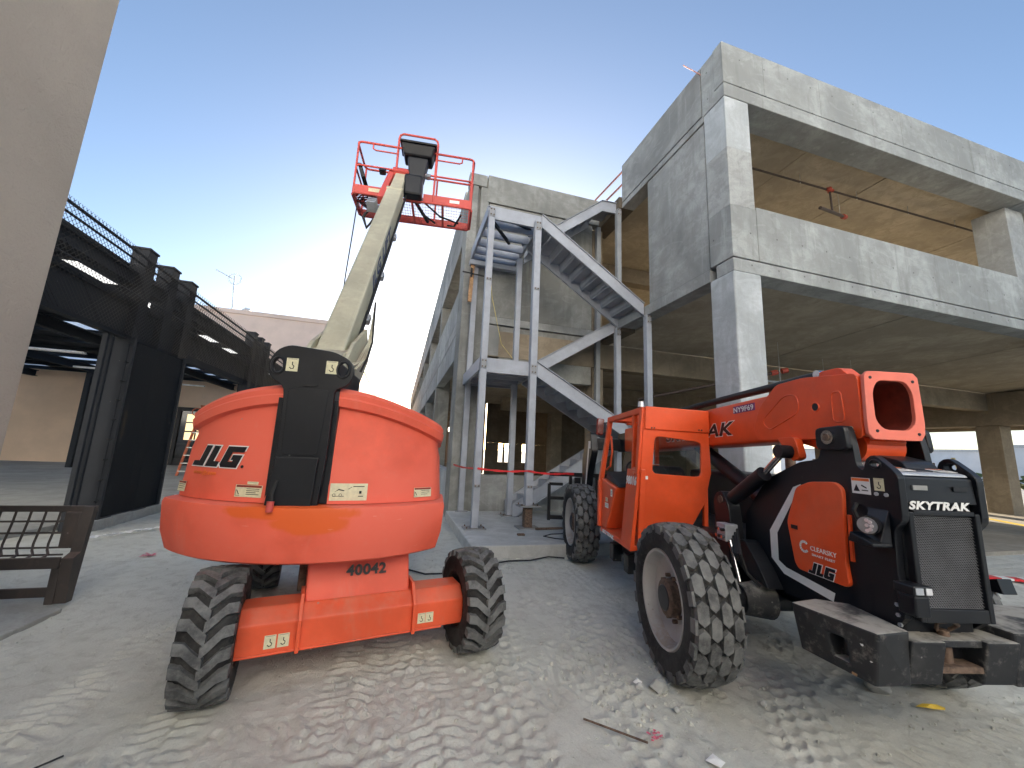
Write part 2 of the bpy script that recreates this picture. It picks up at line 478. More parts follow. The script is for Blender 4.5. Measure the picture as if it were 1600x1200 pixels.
    def build(self, name, mats, parent=None, bevel=0.0, smooth=False, seg=2, kind=None):
        me = bpy.data.meshes.new(name)
        me.from_pydata([tuple(p) for p in self.v], [], self.f)
        bm = bmesh.new(); bm.from_mesh(me)
        bmesh.ops.recalc_face_normals(bm, faces=bm.faces)
        bm.to_mesh(me); bm.free()
        if not isinstance(mats, (list, tuple)):
            mats = [mats]
        for x in mats:
            me.materials.append(M[x] if isinstance(x, str) else x)
        if len(mats) > 1:
            me.polygons.foreach_set("material_index", self.mi)
        if smooth:
            me.polygons.foreach_set("use_smooth", [True] * len(me.polygons))
            try:
                me.set_sharp_from_angle(angle=math.radians(38))
            except Exception:
                pass
        o = bpy.data.objects.new(name, me)
        COL.objects.link(o)
        if parent is not None:
            o.parent = parent
        if bevel:
            b = o.modifiers.new("bevel", 'BEVEL')
            b.width = bevel; b.segments = seg; b.limit_method = 'ANGLE'; b.angle_limit = math.radians(40)
        if kind:
            o["kind"] = kind
        return o

def cut(o, mb):
    """real hole: boolean difference, baked into the mesh"""
    c = mb.build("cutter", 'ink', o.parent)
    bpy.context.view_layer.update()
    md = o.modifiers.new("cut", 'BOOLEAN'); md.operation = 'DIFFERENCE'; md.object = c; md.solver = 'EXACT'
    while o.modifiers[0] != md:
        o.modifiers.move(o.modifiers.find("cut"), 0)
    others = [m_ for m_ in o.modifiers if m_ != md]
    for m_ in others:
        m_.show_viewport = False
    dg = bpy.context.evaluated_depsgraph_get()
    me = bpy.data.meshes.new_from_object(o.evaluated_get(dg))
    o.modifiers.remove(md)
    for m_ in others:
        m_.show_viewport = True
    o.data = me
    bpy.data.objects.remove(c)
    return o

def thing(name, label, cat, loc=(0, 0, 0), group=None):
    o = bpy.data.objects.new(name, None)
    COL.objects.link(o)
    o.location = loc; o.empty_display_size = 0.2
    o["label"] = label; o["category"] = cat
    if group:
        o["group"] = group
    return o
def tag(o, label, cat, group=None):
    o["label"] = label; o["category"] = cat
    if group:
        o["group"] = group
    return o
def offs(root):
    """frame that turns world coordinates into the root's own"""
    return Matrix.Translation(-Vector(root.location))
def frame(origin, right, fwd, up=None):
    r = Vector(right).normalized(); f = Vector(fwd).normalized(); u = Vector(up).normalized() if up else r.cross(f)
    m_ = Matrix((r, f, u)).transposed().to_4x4(); m_.translation = Vector(origin)
    return m_
def yaw_frame(origin, deg):
    """local +Y points to heading deg (clockwise from world +Y)"""
    a = math.radians(deg)
    return frame(origin, (math.cos(a), -math.sin(a), 0), (math.sin(a), math.cos(a), 0))

def text_mesh(name, s, mat_, parent, mtx, size, shear=0.0, bold=0.0, depth=0.003, width=None, squash=1.0):
    """lettering laid on a face: mtx local x = reading direction, y = up the face, z = out of the face"""
    cu = bpy.data.curves.new(name, 'FONT')
    cu.body = s; cu.size = size; cu.shear = shear; cu.offset = bold; cu.extrude = depth / 2; cu.resolution_u = 3
    cu.space_character = 1.0 + bold * 2.0 / size
    o = bpy.data.objects.new(name, cu); COL.objects.link(o)
    dg = bpy.context.evaluated_depsgraph_get()
    me = bpy.data.meshes.new_from_object(o.evaluated_get(dg))
    bpy.data.objects.remove(o)
    xs = [v.co.x for v in me.vertices]
    k = squash if width is None else width / max(1e-6, max(xs) - min(xs))
    x0 = min(xs)
    for v in me.vertices:
        v.co = mtx @ Vector(((v.co.x - x0) * k, v.co.y, v.co.z))
    me.materials.clear(); me.materials.append(M[mat_])
    r = bpy.data.objects.new(name, me); COL.objects.link(r); r.parent = parent
    return r
LOGO = [[(0.36, 1), (0.72, 1), (0.72, 0), (0, 0), (0, 0.24), (0.36, 0.24)],
        [(0.86, 0), (0.86, 1), (1.22, 1), (1.22, 0.26), (1.56, 0.26), (1.56, 0)],
        [(1.66, 0.14), (1.66, 1), (2.62, 1), (2.62, 0.74), (2.02, 0.74), (2.02, 0.27), (2.26, 0.27), (2.26, 0.36), (2.13, 0.36), (2.13, 0.60), (2.62, 0.60), (2.62, 0.0), (1.78, 0.0)]]
def logo_mesh(parent, mtx, width, mat_='ink', depth=0.003, grow=0.0, name="lettering"):
    mb = MB(mtx)
    k = width / 2.95
    for poly in LOGO:
        c = (sum(p[0] for p in poly) / len(poly), sum(p[1] for p in poly) / len(poly))
        q = []
        for (x, y) in poly:
            if grow:
                x += grow if x > c[0] else -grow; y += grow if y > 0.5 else -grow
            q.append(((x + 0.36 * y) * k, y * k))
        mb.prism(q, 'z', -depth / 2, depth / 2)
    return mb.build(name, mat_, parent)

# ================================================================== SETTING
def vnoise(x, y, seed=0):
    xi = np.floor(x).astype(np.int64); yi = np.floor(y).astype(np.int64)
    fx = x - xi; fy = y - yi
    fx = fx * fx * (3 - 2 * fx); fy = fy * fy * (3 - 2 * fy)
    def h(a, b):
        n = (a * 374761393 + b * 668265263 + seed * 974634) & 0xffffffff
        n = ((n ^ (n >> 13)) * 1274126177) & 0xffffffff
        return ((n ^ (n >> 16)) & 0xffff) / 65535.0
    return (h(xi, yi) * (1 - fx) + h(xi + 1, yi) * fx) * (1 - fy) + (h(xi, yi + 1) * (1 - fx) + h(xi + 1, yi + 1) * fx) * fy
def fbm(x, y, o=4, seed=0):
    s = 0; a = 0.5
    for k in range(o):
        s = s + a * vnoise(x * 2 ** k, y * 2 ** k, seed + k); a *= 0.5
    return s

def ground_mesh():
    xs = np.concatenate([[-1500, -300, -80, -30, -14, -9], np.arange(-6.5, -3.6, 0.06), np.arange(-3.6, 5.6, 0.021), np.arange(5.6, 9.5, 0.05), [10.5, 12, 15, 20, 30, 60, 150, 400, 1500]])
    ys = np.concatenate([[-1500, -300, -60, -15, -4, -1, 0.6], np.arange(1.2, 4.6, 0.019), np.arange(4.6, 7.0, 0.032), np.arange(7.0, 11.0, 0.07), [11.5, 12.5, 14, 17, 22, 30, 60, 150, 400, 1500]])
    X, Y = np.meshgrid(xs, ys)
    Z = (fbm(X * 0.9, Y * 0.9, 3, 3) - 0.45) * 0.045
    Z += (fbm(X * 6, Y * 6, 4, 21) - 0.45) * 0.016
    lump = fbm(X * 16, Y * 16, 3, 33)
    Z += np.clip(lump - 0.52, 0, 1) * 0.04 + (vnoise(X * 38, Y * 38, 81) - .5) * .0035
    # tyre tracks pressed into the dirt: (x0, y0, heading deg, half width, pitch, style)
    tracks = [(0.55, 2.0, -6, .20, .088, 0), (0.95, 2.0, 2, .20, .092, 0), (-0.2, 2.0, 4, .19, .088, 0), (-1.05, 2.0, -8, .19, .088, 0),
              (2.05, 2.0, 9, .24, .135, 1), (1.45, 2.0, 6, .24, .135, 1), (3.3, 1.6, 14, .24, .135, 1), (2.75, 1.4, 12, .24, .135, 1), (-2.2, 2.0, -20, .2, .092, 0), (4.3, 1.5, 35, .24, .135, 1), (1.0, 2.9, 62, .2, .088, 0), (0.3, 2.2, -3, .2, .09, 0), (0.1, 3.2, 20, .22, .13, 1), (-1.9, 1.8, 5, .2, .09, 0), (-3.0, 2.2, 12, .22, .13, 1), (1.2, 4.2, 8, .22, .135, 1), (0.75, 3.9, -4, .22, .135, 1), (1.75, 3.6, 12, .22, .13, 1), (-0.4, 1.9, 10, .2, .09, 0), (-2.6, 3.4, -30, .2, .09, 0), (2.4, 1.7, 40, .22, .135, 1), (0.6, 1.6, 85, .2, .09, 0), (-2.4, 2.6, 80, .2, .092, 0)]
    worn = 0.0
    for i, (x0, y0, hd, hw, pitch, st) in enumerate(tracks):
        a = math.radians(hd)
        s = (X - x0) * math.sin(a) + (Y - y0) * math.cos(a)
        t = (X - x0) * math.cos(a) - (Y - y0) * math.sin(a) + 0.12 * np.sin(s * 0.7 + i)
        msk = np.clip((hw - np.abs(t)) / 0.035, 0, 1) * np.clip((fbm(X * 1.3 + i * 7, Y * 1.3, 3, 50 + i) - 0.27) / 0.12, 0, 1)
        sp = s + 0.035 * (vnoise(X * 5, Y * 5, 70 + i) - 0.5) + 0.02 * (vnoise(X * 14, Y * 14, 75 + i) - 0.5)
        if st == 0:
            ph = sp / pitch + 0.55 * np.abs(t) / hw + np.where(t > 0, 0.5, 0.0)
            pat = np.clip((np.abs(ph - np.floor(ph) - 0.5) - 0.20) / 0.10, 0, 1)
        else:
            colw = 0.10
            cidx = np.floor(t / colw)
            ph = sp / pitch + 0.5 * (cidx % 2)
            ca = np.abs(ph - np.floor(ph) - 0.5); cb = np.abs(t / colw - cidx - 0.5)
            pat = np.clip((np.maximum(ca + cb * 0.35, cb) - 0.36) / 0.08, 0, 1)
        edge = vnoise(X * 9, Y * 9, 90 + i)
        Z = Z * (1 - 0.45 * msk) + msk * (-0.011 + 0.019 * pat * (0.25 + 1.0 * edge) + (vnoise(X * 26, Y * 26, 130 + i) - .5) * .005)
    far = np.clip((np.abs(X) + np.abs(Y) - 16) / 10, 0, 1)
    Z *= (1 - far)
    for (cx_, cy_, r_) in [(-1.05, 3.35, .35), (0.76, 3.62, .35), (2.28, 2.88, .45), (2.95, 6.0, .45)]:
        w = np.clip(1 - np.hypot(X - cx_, Y - cy_) / r_, 0, 1)
        Z = Z * (1 - w) - 0.002 * w
    ny, nx = X.shape
    vs = np.stack([X, Y, Z], -1).reshape(-1, 3)
    idx = np.arange(nx * ny).reshape(ny, nx)
    fs = np.stack([idx[:-1, :-1], idx[:-1, 1:], idx[1:, 1:], idx[1:, :-1]], -1).reshape(-1, 4)
    me = bpy.data.meshes.new("ground")
    me.vertices.add(len(vs)); me.vertices.foreach_set("co", vs.ravel())
    me.loops.add(fs.size); me.loops.foreach_set("vertex_index", fs.ravel())
    me.polygons.add(len(fs)); me.polygons.foreach_set("loop_start", np.arange(0, fs.size, 4)); me.polygons.foreach_set("loop_total", np.full(len(fs), 4))
    me.polygons.foreach_set("use_smooth", np.ones(len(fs), bool))
    me.update(); me.validate()
    me.materials.append(M['dirt'])
    o = bpy.data.objects.new("ground", me); COL.objects.link(o); o["kind"] = "structure"
    return o
ground_mesh()

def struct(name, mb, mat_, bevel=0.0):
    o = mb.build(name, mat_, None, bevel); o["kind"] = "structure"; return o

# stair pad, paved floor under the canopy, slab under the bench, garage floor
struct("stair_pavement", MB().box((1.24, 6.30, -0.3), (5.30, 9.77, 0.2)), 'con_pad', 0.02)
struct("arcade_pavement", MB().prism([(-30, 11.0), (-30, 31.9), (-5.0, 31.9), (-5.0, 11.2), (-5.55, 11.2), (-5.55, 8.55), (-7.0, 6.0), (-30, 6.0)], 'z', -0.3, 0.10), 'con_pave', 0.02)
struct("bench_pavement", MB().prism([(-6.9, 5.7), (-3.3, 5.36), (-2.93, 5.02), (-3.05, 3.2), (-6.9, 2.6)], 'z', -0.2, 0.035), 'con_pave', 0.01)
struct("garage_floor", MB().box((5.6, 5.35, -0.3), (29.5, 26.5, 0.07)), 'con_floor', 0.0)
struct("garage_floor_annex", MB().box((1.6, 9.95, -0.3), (5.58, 63.0, 0.075)), 'con_floor', 0.0)
struct("street_pavement", MB().box((29.6, -4, -0.2), (60, 60, 0.045)), 'con_pave', 0.0)

# ------------------------------------------------------------------ parking garage
G = thing("parking_garage", "unfinished grey concrete parking garage with open decks behind the machines", "building", (5.4, 5.06, 0))
GF = offs(G)
XL, YF, YB, XS, XR, YE = 5.38, 5.06, 9.78, 1.29, 29.5, 26.5
def part(name, a, b, mat_, bev=0.012):
    return MB(GF).box(a, b).build(name, mat_, G, bev)
# corner column in lifts, each pour slightly different
part("column", (XL - .015, YF - .015, -0.2), (5.97, 5.60, 4.985), 'con_col', 0.03)
part("column", (XL, YF, 6.27), (5.95, 5.585, 7.46), 'con_side')
part("column", (XL + .006, YF + .006, 7.46), (5.955, 5.59, 8.56), 'con_col')
# front edge beam and parapets, deck two
part("edge_beam", (XL, YF, 4.99), (14.9, 5.45, 5.235), 'con_front')
part("edge_beam", (14.92, YF, 4.99), (24.0, 5.45, 5.235), 'con_front')
part("parapet_panel", (5.965, YF - .006, 5.255), (14.9, 5.26, 6.33), 'con_front')
part("parapet_panel", (XL - .006, YF - .006, 5.255), (5.955, 5.58, 6.27), 'con_front')
part("parapet_panel", (14.92, YF - .006, 5.255), (24.0, 5.26, 6.33), 'con_front')
part("column", (14.75, YF + .30, 5.4), (15.5, 6.0, 8.57), 'con_side')
part("column", (15.6, YF + .02, -.2), (16.3, 5.75, 4.98), 'con_col')
part("column", (23.2, YF + .02, 6.33), (24.0, 5.75, 8.57), 'con_side')
part("column", (23.2, YF + .02, -.2), (24.0, 5.75, 4.98), 'con_col')
# roof beam and parapets on the front
part("roof_beam", (XL, YF, 8.57), (14.9, 5.62, 8.86), 'con_front')
part("roof_beam", (14.92, YF, 8.57), (24.0, 5.62, 8.86), 'con_front')
for a, b in ((XL - .008, 6.38), (6.385, 7.9), (7.905, 10.4), (10.405, 12.9), (12.905, 15.4), (15.405, 18.0), (18.005, 24.0)):
    part("parapet_panel", (a, YF - .008, 8.865), (b, 5.28, 9.78), 'con_front', 0.008)
# left face of the block
part("wall_panel", (XL + .03, 5.63, 5.255), (5.60, 7.50, 8.44), 'con_side', 0.008)
part("edge_beam", (XL - .004, 5.605, 4.99), (5.75, 8.60, 5.235), 'con_side')
part("edge_beam", (XL + .002, 5.60, 8.45), (5.75, 8.62, 8.60), 'con_side')
part("parapet_panel", (XL + .004, 5.29, 8.625), (5.60, 5.62, 9.765), 'con_front', 0.006)
part("parapet_panel", (XL, 5.64, 8.625), (5.60, 8.62, 9.765), 'con_side', 0.006)
# decks: second deck slopes down to the inner beam line, roof deck level
def slab(name, x0, x1, y0, z0, y1, z1, th, mat_):
    mb = MB(GF)
    mb.hexa([(x0, y0, z0), (x1, y0, z0), (x1, y1, z1), (x0, y1, z1)], [(x0, y0, z0 + th), (x1, y0, z0 + th), (x1, y1, z1 + th), (x0, y1, z1 + th)])
    return mb.build(name, mat_, G)
# soffit boards read as separate pours
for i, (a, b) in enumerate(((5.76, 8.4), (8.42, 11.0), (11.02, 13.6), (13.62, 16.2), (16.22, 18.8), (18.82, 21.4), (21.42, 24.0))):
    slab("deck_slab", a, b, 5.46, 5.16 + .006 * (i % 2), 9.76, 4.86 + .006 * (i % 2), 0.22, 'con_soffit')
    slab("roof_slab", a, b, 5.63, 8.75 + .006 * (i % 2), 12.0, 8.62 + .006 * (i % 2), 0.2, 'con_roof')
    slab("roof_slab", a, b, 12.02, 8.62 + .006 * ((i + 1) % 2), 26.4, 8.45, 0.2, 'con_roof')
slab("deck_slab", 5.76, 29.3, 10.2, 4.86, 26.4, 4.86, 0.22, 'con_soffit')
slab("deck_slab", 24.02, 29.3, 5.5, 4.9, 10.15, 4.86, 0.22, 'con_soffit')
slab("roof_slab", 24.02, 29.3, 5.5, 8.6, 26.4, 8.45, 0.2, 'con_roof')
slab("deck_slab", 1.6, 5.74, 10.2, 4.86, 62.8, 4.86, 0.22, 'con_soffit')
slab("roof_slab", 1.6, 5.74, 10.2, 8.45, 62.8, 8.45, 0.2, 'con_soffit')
# inner beams and columns of the ground storey
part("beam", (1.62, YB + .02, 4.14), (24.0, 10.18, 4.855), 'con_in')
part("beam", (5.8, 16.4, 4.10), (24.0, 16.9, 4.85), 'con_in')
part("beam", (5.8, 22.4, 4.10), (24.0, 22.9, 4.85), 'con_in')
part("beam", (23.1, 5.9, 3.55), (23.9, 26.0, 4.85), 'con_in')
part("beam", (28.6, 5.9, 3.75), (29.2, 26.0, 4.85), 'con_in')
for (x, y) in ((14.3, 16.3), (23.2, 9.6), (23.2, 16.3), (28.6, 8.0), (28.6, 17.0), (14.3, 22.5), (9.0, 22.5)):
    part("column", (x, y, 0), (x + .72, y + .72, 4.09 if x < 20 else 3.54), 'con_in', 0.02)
# ground storey inner wall, far wall with window openings
part("wall_panel", (9.8, 22.95, 0.05), (23.0, 23.2, 4.08), 'con_shade')
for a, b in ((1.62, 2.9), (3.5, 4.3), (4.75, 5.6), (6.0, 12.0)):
    part("wall_panel", (a, 62.9, 0.08), (b, 63.15, 4.85), 'con_shade')
part("wall_panel", (2.9, 62.9, 0.08), (6.0, 63.15, 1.0), 'con_shade')
part("wall_panel", (2.9, 62.9, 2.9), (6.0, 63.15, 4.85), 'con_shade')
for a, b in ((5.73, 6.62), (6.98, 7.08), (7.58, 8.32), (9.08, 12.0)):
    part("wall_panel", (a, 26.1, 0.9), (b, 26.4, 2.15), 'con_shade')
part("wall_panel", (5.73, 26.1, 0.05), (12.0, 26.4, 0.895), 'con_shade')
part("wall_panel", (5.73, 26.1, 2.155), (12.0, 26.4, 4.85), 'con_shade')
part("roof_beam", (5.30, 8.63, 8.46), (5.755, 10.2, 8.80), 'con_shade')
part("deck_beam", (5.36, 8.61, 4.9), (5.755, 10.15, 5.2), 'con_shade')
part("wall_panel", (12.02, 26.1, 0.05), (29.3, 26.4, 1.1), 'con_shade')
part("wall_panel", (12.02, 26.1, 3.2), (29.3, 26.4, 4.85), 'con_shade')
# walls added to close the long wing and keep low sun out
part("wall_panel", (5.45, 26.6, 0.08), (5.72, 62.8, 4.85), 'con_shade')
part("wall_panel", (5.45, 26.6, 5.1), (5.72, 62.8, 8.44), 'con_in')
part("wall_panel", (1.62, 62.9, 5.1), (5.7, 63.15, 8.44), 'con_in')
part("parapet_panel", (1.62, 62.9, 8.7), (5.7, 63.15, 9.35), 'con_side')
# upper storey: inner walls and far parapet
part("wall_panel", (5.76, 17.4, 5.12), (10.5, 17.65, 8.44), 'con_in')
part("parapet_panel", (5.76, 26.1, 5.1), (29.3, 26.35, 6.05), 'con_in')
part("beam", (5.8, 11.9, 8.05), (24.0, 12.3, 8.615), 'con_in')
part("parapet_panel", (5.76, 26.1, 8.66), (29.3, 26.35, 9.6), 'con_side')
for x in (10.6, 19.8, 28.6):
    part("column", (x, 17.2, 5.12), (x + .7, 17.9, 8.43), 'con_in')
# rear façade beside the stair
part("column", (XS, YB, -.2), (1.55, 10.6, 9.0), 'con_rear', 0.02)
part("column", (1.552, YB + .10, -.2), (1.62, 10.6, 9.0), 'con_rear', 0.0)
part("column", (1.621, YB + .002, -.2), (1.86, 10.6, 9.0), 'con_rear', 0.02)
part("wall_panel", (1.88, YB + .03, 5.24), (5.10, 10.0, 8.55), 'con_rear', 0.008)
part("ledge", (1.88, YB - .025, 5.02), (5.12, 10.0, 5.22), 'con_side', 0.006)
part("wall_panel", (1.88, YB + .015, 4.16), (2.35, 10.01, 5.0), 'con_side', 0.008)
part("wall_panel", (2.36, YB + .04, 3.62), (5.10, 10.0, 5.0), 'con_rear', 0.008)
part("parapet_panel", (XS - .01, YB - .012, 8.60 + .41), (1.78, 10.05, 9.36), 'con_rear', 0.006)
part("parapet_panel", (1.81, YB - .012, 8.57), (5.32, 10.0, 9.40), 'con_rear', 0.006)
part("wall_panel", (1.62, YB + .02, -.1), (5.36, 10.05, 1.07), 'con_side', 0.012)
part("wall_panel", (5.37, YB + .02, -.1), (12.0, 10.05, 1.02), 'con_side', 0.012)
part("column", (5.16, YB + .06, 1.1), (5.5, 10.3, 4.13), 'con_in', 0.012)
part("column", (5.12, YB + .04, 4.87), (5.45, 10.3, 8.44), 'con_in', 0.012)
# side façade running away beside the alley
yy = 10.62
bays = [(10.62, 15.9), (16.5, 21.8), (22.4, 27.7), (28.3, 33.6), (34.2, 39.5), (40.1, 45.4), (46.0, 51.3), (51.9, 57.2), (57.8, 63.1)]
for i, (a, b) in enumerate(bays):
    part("parapet_panel", (XS, a - .55 if i else a, 8.32), (1.6, b + .04, 9.34), 'con_side', 0.006)
    part("parapet_panel", (XS + .005, a - .3 if i else a, 5.22), (1.6, b + .25, 6.15), 'con_front', 0.006)
    part("edge_beam", (XS, a - .55 if i else a, 4.86), (1.75, b + .04, 5.20), 'con_side', 0.006)
    part("wall_panel", (XS + .01, a, 4.12), (1.6, b, 4.85), 'con_front', 0.006)
    part("wall_panel", (XS + .03, a, -.2), (1.55, b, 1.08), 'con_col', 0.006)
    part("edge_beam", (XS, a - .55 if i else a, 7.55), (1.75, b + .04, 8.30), 'con_side', 0.006)
    if b < 63:
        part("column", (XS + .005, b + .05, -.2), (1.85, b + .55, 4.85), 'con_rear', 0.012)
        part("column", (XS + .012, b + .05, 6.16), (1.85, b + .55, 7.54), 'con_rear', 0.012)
# sprinkler pipes and light fittings in the garage
def pipe(name, pts, r, mat_, label, cat, group=None, n=10):
    o = MB().tube(pts, r, n).build(name, mat_, None, 0, True)
    return tag(o, label, cat, group)
pp = thing("sprinkler_pipe", "thin dark sprinkler pipe with red drop fitting under the upper deck ceiling", "pipe", (10, 6.3, 8.45))
PF = offs(pp)
MB(PF).tube([(5.9, 6.35, 8.50), (24, 6.12, 8.50)], 0.024, 8).build("pipe", 'pipe_dark', pp, 0, True)
mb = MB(PF).cyl((9.85, 6.29, 8.44), (9.85, 6.29, 8.56), 0.05); mb.cyl((9.75, 6.29, 8.5), (9.95, 6.29, 8.5), .042)
mb.build("fitting", 'pipe_red', pp, 0, True)
MB(PF).cyl((9.85, 6.29, 8.44), (9.87, 6.29, 7.9), 0.022).build("drop_pipe", 'pipe_dark', pp, 0, True)
MB(PF).cyl((9.25, 6.15, 7.78), (10.5, 6.46, 8.02), 0.038).build("branch_pipe", 'pipe_dark', pp, 0, True)
MB(PF).cyl((10.48, 6.455, 8.015), (10.62, 6.49, 8.04), 0.06).build("cap", 'pipe_red', pp, 0, True)
MB(PF).cyl((10.35, 6.43, 8.0), (10.35, 6.43, 8.68), 0.006).build("hanger_rod", 'alu', pp)
for i in range(9):
    x = 7 + i * 1.9
    if abs(x - 9.85) > .4:
        MB(PF).tube([(x, 6.33 - i * .02, 8.46), (x, 6.33 - i * .02, 8.7)], 0.010, 6).build("hanger_rod", 'alu', pp)
pq = thing("sprinkler_main", "black sprinkler main with red couplings under the lower ceiling behind the boom", "pipe", (9, 8.4, 4))
QF = offs(pq)
MB(QF).tube([(6.3, 9.3, 3.25), (9.35, 7.6, 4.02)], 0.045, 10).build("pipe", 'pipe_dark', pq, 0, True)
for t in (0.80, 0.97, 1.04):
    c = Vector((6.3, 9.3, 3.25)).lerp(Vector((9.35, 7.6, 4.02)), t); d_ = (Vector((9.35, 7.6, 4.02)) - Vector((6.3, 9.3, 3.25))).normalized()
    MB(QF).cyl(c - d_ * .07, c + d_ * .07, 0.068).build("coupling", 'pipe_red', pq, 0, True)
MB(QF).tube([(9.2, 8.0, 3.85), (15.0, 8.2, 3.9)], 0.03, 8).build("branch_pipe", 'galv', pq, 0, True)
for p in ((8.9, 7.86, 3.95), (9.9, 8.02, 3.88)):
    MB(QF).cyl(p, (p[0], p[1], 5.0), 0.006, n=6).build("hanger_rod", 'alu', pq)
for i, (a, b, lab) in enumerate((((12.2, 8.6, 3.62), (13.3, 8.3, 3.62), "white strip light hanging by rods right of the open boom end"), ((6.0, 14.0, 3.7), (7.3, 14.0, 3.7), "strip light in the dark lower deck behind the stair"))):
    f = thing("strip_light", lab, "light fixture", Vector(a).lerp(Vector(b), .5), "strip lights under the garage decks")
    FF = offs(f)
    MB(FF).bar(a, b, 0.12, 0.06).build("housing", 'fixture', f, 0.008)
    MB(FF).bar(Vector(a) + Vector((-.15, -.12, -.13)), Vector(b) + Vector((-.15, -.12, -.13)), 0.10, 0.06).build("reflector", 'galv', f, 0.006)
    for t in (.12, .88):
        c = Vector(a).lerp(Vector(b), t)
        MB(FF).cyl(c, (c.x, c.y, 4.9), 0.006, n=6).build("hanger_rod", 'alu', f)
# roof railing seen past the parapet end
rr = thing("roof_railing", "red oxide pipe railing on the roof above the stair top", "railing", (5.3, 9.2, 8.6))
RF = offs(rr)
for z in (9.62, 9.22):
    MB(RF).tube([(5.42, 8.63, z), (5.30, 9.95, z - .02), (5.28, 12.2, z - .04)], 0.028, 8).build("rail", 'rail_pink', rr, 0, True)
for y in (12.1,):
    MB(RF).cyl((5.35, y, 8.66), (5.35, y, 9.62), 0.025).build("post", 'rail_pink', rr, 0, True)

tag(MB().tube([(5.40, 5.62, 9.60), (5.22, 5.66, 9.70), (5.02, 5.70, 9.80)], .010, 6).build("rebar_stub", 'rail_pink', None, 0, True), "thin rusty bar sticking out of the roof parapet's left face", "bar")

# ------------------------------------------------------------------ steel stair tower
S = thing("steel_stair", "grey primed steel stair tower with zigzag flights beside the concrete garage", "stairs", (3.4, 8.6, 0.2))
SF = offs(S)
YA, YM, YR = 7.64, 8.74, 9.62
def scol(x, y, z0, z1, w=0.135, dp=0.135, mat_='steel', plate=True):
    o = MB(SF).box((x - w / 2, y - dp / 2, z0), (x + w / 2, y + dp / 2, z1)).build("column", mat_, S, 0.01)
    if plate:
        MB(SF).box((x - .21, y - .17, z0 - .008), (x + .21, y + .17, z0 + .018)).build("base_plate", 'steel_dirty', S, 0.004)
        for sx in (-1, 1):
            for sy in (-1, 1):
                MB(SF).cyl((x + sx * .16, y + sy * .12, z0), (x + sx * .16, y + sy * .12, z0 + .05), .013, n=6).build("anchor_bolt", 'hub_rust', S)
    return o
scol(1.53, YA, .205, 6.88)
c2 = scol(2.60, YA, .62, 6.83, .15, .15)
MB(SF).box((2.60 - .079, YA - .079, .207), (2.60 + .079, YA + .079, .62)).build("column_base", 'hub_rust', S, 0.004)
MB(SF).box((2.60 - .22, YA - .18, .20), (2.60 + .22, YA + .18, .222)).build("base_plate", 'steel_dirty', S, 0.004)
scol(2.62, 9.05, .205, 6.62, .13, .13)
scol(1.585, 9.70, .205, 6.5, .14, .10, plate=False)
MB(SF).box((1.45, 9.6, .201), (1.75, 9.775, .225)).build("base_plate", 'steel_dirty', S, 0.004)
scol(5.44, YA, .205, 5.02, .14, .14, plate=False)
scol(5.30, YM, .205, 5.0, .14, .14, plate=False)
scol(5.20, YR + .02, .205, 8.4, .13, .13, 'steel_dirty', plate=False)
scol(5.34, YM + .01, 5.26, 8.46, .13, .13, 'steel_dirty', plate=False)
def channel(name, p0, p1, h, mat_='steel', toe=0.055, web=0.012, side=1, flip=False):
    """C channel with vertical ends, web in the vertical plane through p0-p1, flanges toward side (+y or -y, +x or -x)"""
    p0, p1 = Vector(p0), Vector(p1)
    d_ = p1 - p0
    along_x = abs(d_.x) >= abs(d_.y)
    s = Vector((0, side, 0)) if along_x else Vector((side, 0, 0))
    up = Vector((0, 0, 1))
    def bx(o0, o1, mb_):
        q = lambda P: [P + s * o0[0] + up * o0[1], P + s * o1[0] + up * o0[1], P + s * o1[0] + up * o1[1], P + s * o0[0] + up * o1[1]]
        mb_.hexa(q(p0), q(p1))
    mb_ = MB(SF)
    bx((0, -h / 2), (web, h / 2), mb_)
    bx((web, h / 2 - .014), (toe, h / 2), mb_)
    bx((web, -h / 2), (toe, -h / 2 + .014), mb_)
    return mb_.build(name, mat_, S)
def flight(xa, za, xb, zb, y0, y1, n, h=0.30):
    """xa,za foot at the lower end; treads are pans between two stringers"""
    channel("stringer", (xa, y0, za), (xb, y0, zb), h * 1.12, side=-1)
    channel("stringer", (xa, y1, za), (xb, y1, zb), h * 1.12, side=1)
    for i in range(n):
        t0 = (i + .05) / n; t1 = (i + 1.0) / n
        x0 = xa + (xb - xa) * t0; x1 = xa + (xb - xa) * t1
        z0 = za + (zb - za) * t0; z1 = za + (zb - za) * t1
        zt = z1 - 0.02
        sgn = 1 if xb > xa else -1
        mb_ = MB(SF)
        mb_.box((x0, y0 + .014, zt - .012), (x1 - .016 * sgn, y1 - .014, zt))          # pan
        mb_.box((x0 - .008 * sgn, y0 + .014, z0 - .03), (x0, y1 - .014, zt))          # riser
        mb_.box((x1 - .028 * sgn, y0 + .014, zt - .05), (x1 - .016 * sgn, y1 - .014, zt + .025))
        mb_.build("tread", 'steel', S)
flight(2.66, .33, 5.24, 1.92, 8.90, 9.58, 9)           # ground flight, rear lane
flight(5.30, 1.98, 2.70, 3.42, YA, YM - .08, 9)        # up to the left landing
flight(2.80, 3.55, 5.26, 5.08, YM + .06, YR - .04, 9)
flight(5.34, 5.13, 2.70, 6.86, YA, YM - .08, 9)
flight(2.90, 6.98, 4.85, 8.50, YM + .06, YR - .04, 8)
channel("stringer", (4.85, YM + .06, 8.50), (5.36, YM + .06, 8.52), .34, side=-1)
